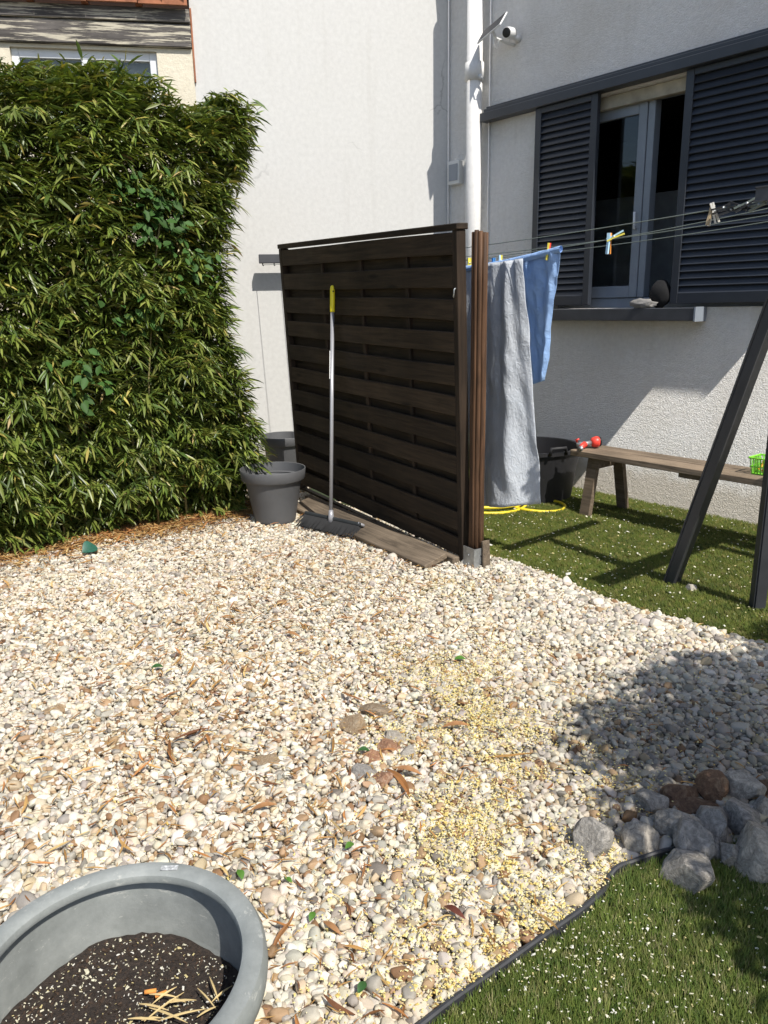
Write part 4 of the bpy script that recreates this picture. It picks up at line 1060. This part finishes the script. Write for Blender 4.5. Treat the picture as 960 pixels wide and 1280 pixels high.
# ------------------------------------------------------------------ shade tree outside the frame on the sun side
tree = empty('shade_tree', loc=(2.35, .55, 0)); tag(tree, 'small leafy garden tree whose crown shades the rocks and the lawn corner', 'tree')
tube('trunk', [(0, 0, -.02), (.03, .02, .6), (-.02, .05, 1.1), (-.15, .18, 1.6)], [.075, .06, .052, .04], M_bark, tree, 12)
tsp = []
ctr = []
SH = SUN/SUN.z
clumps = [(.93, 2.36, 2.0, .26), (1.12, 2.58, 2.1, .26), (1.35, 2.70, 2.2, .25), (1.5, 2.45, 2.0, .32), (1.25, 2.30, 2.3, .30), (.98, 2.08, 2.1, .25), (.83, 2.42, 1.9, .16), (.72, 2.28, 2.0, .14),
                     (1.15, 2.02, 2.2, .26), (1.40, 2.15, 2.3, .30), (1.02, 1.72, 2.0, .22), (1.2, 1.75, 1.9, .25), (.86, 1.56, 1.8, .13), (.98, 1.38, 1.9, .20), (1.15, 1.5, 2.0, .25), (1.0, 1.2, 1.8, .22), (1.3, 1.3, 2.1, .3), (.83, 1.93, 2.0, .13), (1.7, 2.6, 2.1, .3), (1.6, 2.0, 2.3, .35)]
for _ in range(46):      # the rest of the crown, to the right of and above the shading branches
    clumps.append((rs_.uniform(1.55, 3.3), rs_.uniform(.9, 3.0), rs_.uniform(2.1, 3.6), rs_.uniform(.28, .42)))
for _ in range(34):
    clumps.append((rs_.uniform(1.12, 2.6), rs_.uniform(1.75, 2.65), rs_.uniform(2.4, 4.2), rs_.uniform(.24, .36)))
for gx_, gy_ in ((.84, 1.50), (.92, 1.42), (.97, 1.30), (1.05, 1.55), (1.1, 1.35), (.90, 1.85), (.80, 1.75), (1.0, 1.92), (1.15, 1.85), (.95, 1.65), (.72, 1.92), (.90, 1.18)):
    clumps.append((gx_+.03, gy_, rs_.uniform(1.8, 2.6), rs_.uniform(.10, .16)))
for gx, gy, z, r in clumps:
    c_ = np.array([gx, gy, 0])+np.array(SH)*z-np.array([2.35, .55, 0]); ctr.append((c_, r))
    for _ in range(int(1900*r*r*(2.2 if r < .27 else 3.0))+30):
        v = rs_.normal(0, 1, 3); v /= np.linalg.norm(v); rr_ = r*rs_.random()**.45
        p = c_+v*rr_*np.array([1, 1, .7]); dv_ = v+rs_.normal(0, .6, 3)-Z3*.3
        L0 = rs_.uniform(.05, .085); tsp.append((p, dv_, Z3+rs_.normal(0, .5, 3), L0, L0*.24, np.array((.045, .085, .025))*rs_.normal(1, .2)))
cr_ = obj('crown', leaf_cloud(tsp), M_leaf, tree); cr_['kind'] = 'stuff'
for c_, r in ctr:
    a = Vector((-.15, .18, 1.55)); e = Vector(c_)
    tube('limb', [a, a.lerp(e, .5)+Vector((0, 0, .12)), e], [.028, .016, .006], M_bark, tree, 6)

# ------------------------------------------------------------------ litter: dry bamboo leaves, blossom flecks, single leaves
def dry_mesh(seed):
    r = random.Random(seed); vs, fs = [], []
    n_ = 5; cv = r.uniform(-.09, .09)
    for i in range(n_+1):
        t = i/n_; wd = .5*math.sin(math.pi*min(max(t, .03), .97))**.7*.115
        z = .05*math.sin(math.pi*t)*r.uniform(.2, 1.2); y = cv*math.sin(math.pi*t)
        vs += [(t-.5, y-wd, z+.012), (t-.5, y, z-.01), (t-.5, y+wd, z+.018)]
    for i in range(n_):
        for k in range(2): a = i*3+k; fs.append((a, a+1, a+4, a+3))
    me = bpy.data.meshes.new('dry_leaf'); me.from_pydata(vs, [], fs); me.materials.append(M_litter); return me
DRY = [dry_mesh(i) for i in range(6)]
def fleck_mesh(seed):
    r = random.Random(seed)
    vs = [(-.5, -.35, 0), (.5, -.3, .1), (.6, .3, 0), (-.4, .4, .15), (0, 0, .35)]
    vs = [(a+r.uniform(-.15, .15), b_+r.uniform(-.15, .15), c+r.uniform(-.1, .1)) for a, b_, c in vs]
    me = bpy.data.meshes.new('fleck'); me.from_pydata(vs, [], [(0, 1, 4), (1, 2, 4), (2, 3, 4), (3, 0, 4)]); me.materials.append(M_fleck); return me
FLK = [fleck_mesh(i) for i in range(5)]
dpal = np.array([(.36, .20, .065), (.44, .27, .10), (.24, .11, .04), (.52, .38, .17), (.15, .065, .03), (.40, .18, .06)])
X, Y, Zs, S = [], [], [], []
def add(x, y, z, s): X.append(x); Y.append(y); Zs.append(z); S.append(s)
# carpet along the hedge foot
m = 5200; u = rs_.uniform(-1.1, 1.85, m); d = .08+np.abs(rs_.normal(0, .13, m))*np.where(rs_.random(m) < .8, 1, 1.7)-rs_.random(m)*.35
add(HO[0]+HU[0]*u+HNN[0]*d, HO[1]+HU[1]*u+HNN[1]*d, .030+.014*rs_.random(m), .075*rs_.uniform(.5, 1.3, m))
# scattered over the bed, patchy
m = 19000; x = rs_.uniform(-2.8, 1.9, m); y = rs_.uniform(1.0, 5.6, m)
dens = (.14+.55*np.clip(smoothn(x, y, 1.5, 8.0)+.30, 0, 1))*(np.exp(-((x+.55)/.9)**2)+.35*np.exp(-((x-.1)/.6)**2-((y-2.2)/.8)**2)+.10)
dens *= np.where(x > .5, .35, 1.0)
k = (rs_.random(m) < dens) & in_poly(x, y, gravel_poly); x, y = x[k], y[k]; m = len(x)
add(x, y, .029+.008*rs_.random(m)+lift(x, y), .047*np.exp(rs_.normal(0, .36, m))*.9)
# small broken bits
m = 42000; x = rs_.uniform(-2.8, 1.6, m); y = rs_.uniform(1.0, 5.6, m)
k = (rs_.random(m) < (.12+.5*np.clip(smoothn(x, y, 1.9, 21.0)+.2, 0, 1))*np.where(x > .5, .3, 1)) & in_poly(x, y, gravel_poly); x, y = x[k], y[k]; m = len(x)
add(x, y, .024+.012*rs_.random(m)+lift(x, y), .024*np.exp(rs_.normal(0, .4, m)))
x, y, z, s = map(np.concatenate, (X, Y, Zs, S)); k = in_poly(x, y, gravel_poly) & ((x+.456)**2+(y-1.026)**2 > .28**2) & ((x+.765)**2+(y-5.245)**2 > .19**2)
x, y, z, s = x[k], y[k], z[k], s[k]; m = len(x)
o = scatter('dry_leaf_litter', np.c_[x, y, z], np.c_[rs_.normal(0, .25, m), rs_.normal(0, .2, m), rs_.uniform(0, 6.28, m)], np.c_[s, s*rs_.uniform(.7, 1.3, m), s], rs_.integers(0, 6, m), (dpal[rs_.choice(6, m, p=[.28, .22, .18, .14, .08, .10])]*rs_.normal(1, .15, (m, 1))).clip(.01, .8), DRY)
o['label'] = 'dry brown bamboo leaves littering the pebbles and hedge foot'
# yellow blossom flecks
m = 330000; x = rs_.uniform(-.9, 1.5, m); y = rs_.uniform(1.2, 4.0, m)
path = np.interp(y, [1.2, 1.6, 2.2, 2.8, 3.4, 4.0], [.22, .36, .34, .30, .36, .45])
dens = np.exp(-((x-path)/.30)**2)*np.clip(.30+.75*smoothn(x, y, 4.5, 5.0)+.6*smoothn(x, y, 13, 2.0), 0, 1)*np.interp(y, [1.2, 1.5, 2.4, 3.2, 4.0], [.85, 1, .9, .25, .06])+.012
k = (rs_.random(m) < dens) & (in_poly(x, y, gravel_poly)); x, y = x[k], y[k]; m = len(x)
yc = np.array([(.74, .62, .24), (.76, .68, .36), (.62, .45, .14), (.76, .70, .48)])
o = scatter('blossom_flecks', np.c_[x, y, .018+.016*rs_.random(m)+lift(x, y)], rs_.uniform(-1, 1, (m, 3))*np.array([.5, .5, 3.1]), (.0054*np.exp(rs_.normal(0, .3, m)))[:, None]*np.array([[1, .8, .8]]), rs_.integers(0, 5, m), yc[rs_.choice(4, m, p=[.4, .3, .12, .18])], FLK)
o['label'] = 'pale yellow fallen blossom flecks strewn over the pebbles'
# cream flecks on both lawns and on the soil
m = 1500; x = rs_.uniform(.5, 2.6, m); y = rs_.uniform(3.0, 6.3, m); k = in_poly(x, y, lawn_far) & ((np.c_[x, y]-np.array([2.12, 5.33])) @ np.array([.780, .625]) < -.1); xa, ya = x[k], y[k]; za = .026+0*xa; sa = .008*np.exp(rs_.normal(0, .35, len(xa)))
m = 7000; x = rs_.uniform(.0, 1.3, m); y = rs_.uniform(1.0, 1.9, m); e_ = np.exp(-((x-.42)/.18)**2-((y-1.42)/.14)**2)
k = in_poly(x, y, lawn_near) & (rs_.random(m) < .16+.84*e_); xb, yb = x[k], y[k]; zb_ = .026+0*xb; sb_ = .0043*np.exp(rs_.normal(0, .35, len(xb)))
x, y, z, s = np.r_[xa, xb], np.r_[ya, yb], np.r_[za, zb_], np.r_[sa, sb_]; m = len(x)
wc = np.array([(.80, .76, .58), (.84, .82, .74), (.70, .60, .30)])
o = scatter('petal_flecks', np.c_[x, y, z], rs_.uniform(-1, 1, (m, 3))*np.array([.5, .5, 3.1]), s[:, None]*np.array([[1, .8, .8]]), rs_.integers(0, 5, m), wc[rs_.choice(3, m, p=[.45, .35, .2])], FLK)
o['label'] = 'cream petals scattered over the artificial lawns'
m = 3200; a = rs_.uniform(0, 6.28, m); r = .205*np.sqrt(rs_.random(m)); sx, sy = r*np.cos(a), r*np.sin(a)
szz = np.array([.274+.012*math.exp(-((p+.05)/.1)**2)+.012*mnoise.noise(Vector((p*14, q_*14, 1)))+.006*mnoise.noise(Vector((p*60, q_*60, 4))) for p, q_ in zip(sx, sy)])
dark = rs_.random(m) < .62
cc_ = np.where(dark[:, None], np.array([[.045, .028, .018]])*rs_.uniform(.4, 2.2, (m, 1)), wc[rs_.choice(3, m, p=[.6, .25, .15])]*.85)
o = scatter('soil_flecks', np.c_[sx, sy, szz], rs_.uniform(-1, 1, (m, 3))*np.array([.6, .6, 3.1]), ((.0036*np.exp(rs_.normal(0, .38, m))))[:, None]*np.array([[1, .7, .8]]), rs_.integers(0, 5, m), cc_, FLK, parent=soil)
# straw and two orange stubs on the soil
for i in range(14):
    a = Vector((.085+rs_.normal(0, .03), .040+rs_.normal(0, .022), .292)); an = rs_.normal(.35, .5); l_ = rs_.uniform(.03, .085)
    pts_ = [a+Vector((math.cos(an)*l_*t, math.sin(an)*l_*t, .003*math.sin(math.pi*(t+.5)))) for t in np.linspace(-.5, .5, 6)]
    bm = bmesh.new(); tube_bm(bm, pts_, [.0006, .0015, .0020, .0018, .0013, .0004], 5)
    o = obj('straw', bm, plain('straw', (.55, .42, .2), .8, var=.2) if i == 0 else bpy.data.materials['straw']); o.matrix_world = Matrix.Translation((-.456, 1.026, .005))
    tag(o, 'dry straw stalk lying on the planter soil', 'straw', 'straw on the planter soil')
for i, (dx, dy, an) in enumerate(((.030, .070, .15), (.050, .064, .45))):
    a = Vector((-.456+dx, 1.026+dy, .293)); dd_ = Vector((math.cos(an), math.sin(an), 0))*.010
    tag(tube('cigarette_butt', [a-dd_, a, a+dd_], .0038, plain('orange_filter', (.72, .28, .06), .8), None, 10), ('straight' if i == 0 else 'slightly turned')+' orange cigarette butt on the planter soil', 'cigarette butt', 'orange butts on the soil')
# single green and brown leaves on the pebbles
def leaf_obj(name, x, y, L0, wd, an, c, label, group, zo=.034, tilt=.2):
    n_ = 6; vs, fs = [], []
    for i in range(n_+1):
        t = i/n_; q = wd*math.sin(math.pi*min(max(t, .02), .98))**.8; z = .12*L0*math.sin(math.pi*t)
        vs += [(L0*(t-.5), -q, z+q*.4), (L0*(t-.5), 0, z), (L0*(t-.5), q, z+q*.3)]
    for i in range(n_):
        for k in range(2): a = i*3+k; fs.append((a, a+1, a+4, a+3))
    me = bpy.data.meshes.new(name); me.from_pydata(vs, [], fs)
    o = obj(name, me, plain(name+'_tone', c, .5, var=.2, scale=40), None, True); o.location = (x, y, zo+float(lift(np.array([x]), np.array([y]))[0])); o.rotation_euler = (tilt, random.uniform(-.2, .2), an)
    return tag(o, label, 'leaf', group)
for i, (x, y, L0, an) in enumerate(((-.935, 2.88, .05, .4), (-.392, 1.699, .036, 2.1), (-.11, 1.79, .035, .9), (-.081, 2.256, .04, .2), (.304, 2.932, .05, .1), (-.192, 1.55, .03, 1.3), (-.067, 1.344, .034, 1.1), (-.264, 1.673, .028, 2.5))):
    leaf_obj('green_leaf', x, y, L0, L0*.28, an, (.07, .17, .02) if i % 3 else (.03, .09, .02), 'small fallen green leaf lying on the pebbles', 'fallen green leaves on the pebbles')
for i, (x, y, L0, an) in enumerate(((.151, 1.539, .075, -.9), (.021, 2.856, .03, .3), (-.141, 1.512, .06, -.7), (.239, 2.421, .10, .1), (.061, 2.138, .09, -.2), (-.369, 1.97, .08, .3), (-.42, 3.2, .08, -.3), (-.75, 3.4, .07, .5))):
    leaf_obj('brown_leaf', x, y, L0, L0*.12, an, (.12, .035, .02) if i < 2 else (.30, .15, .06), 'dark red brown curled leaf on the pebbles' if i < 2 else 'dry brown curled leaf on the pebbles', 'red brown leaves on the pebbles' if i < 2 else 'brown leaves on the pebbles')
leaf_obj('green_leaf', -1.80, 4.50, .10, .05, 1.0, (.02, .09, .06), 'broad dark green leaf at the foot of the hedge', 'broad leaf at the hedge foot', .04, .6)
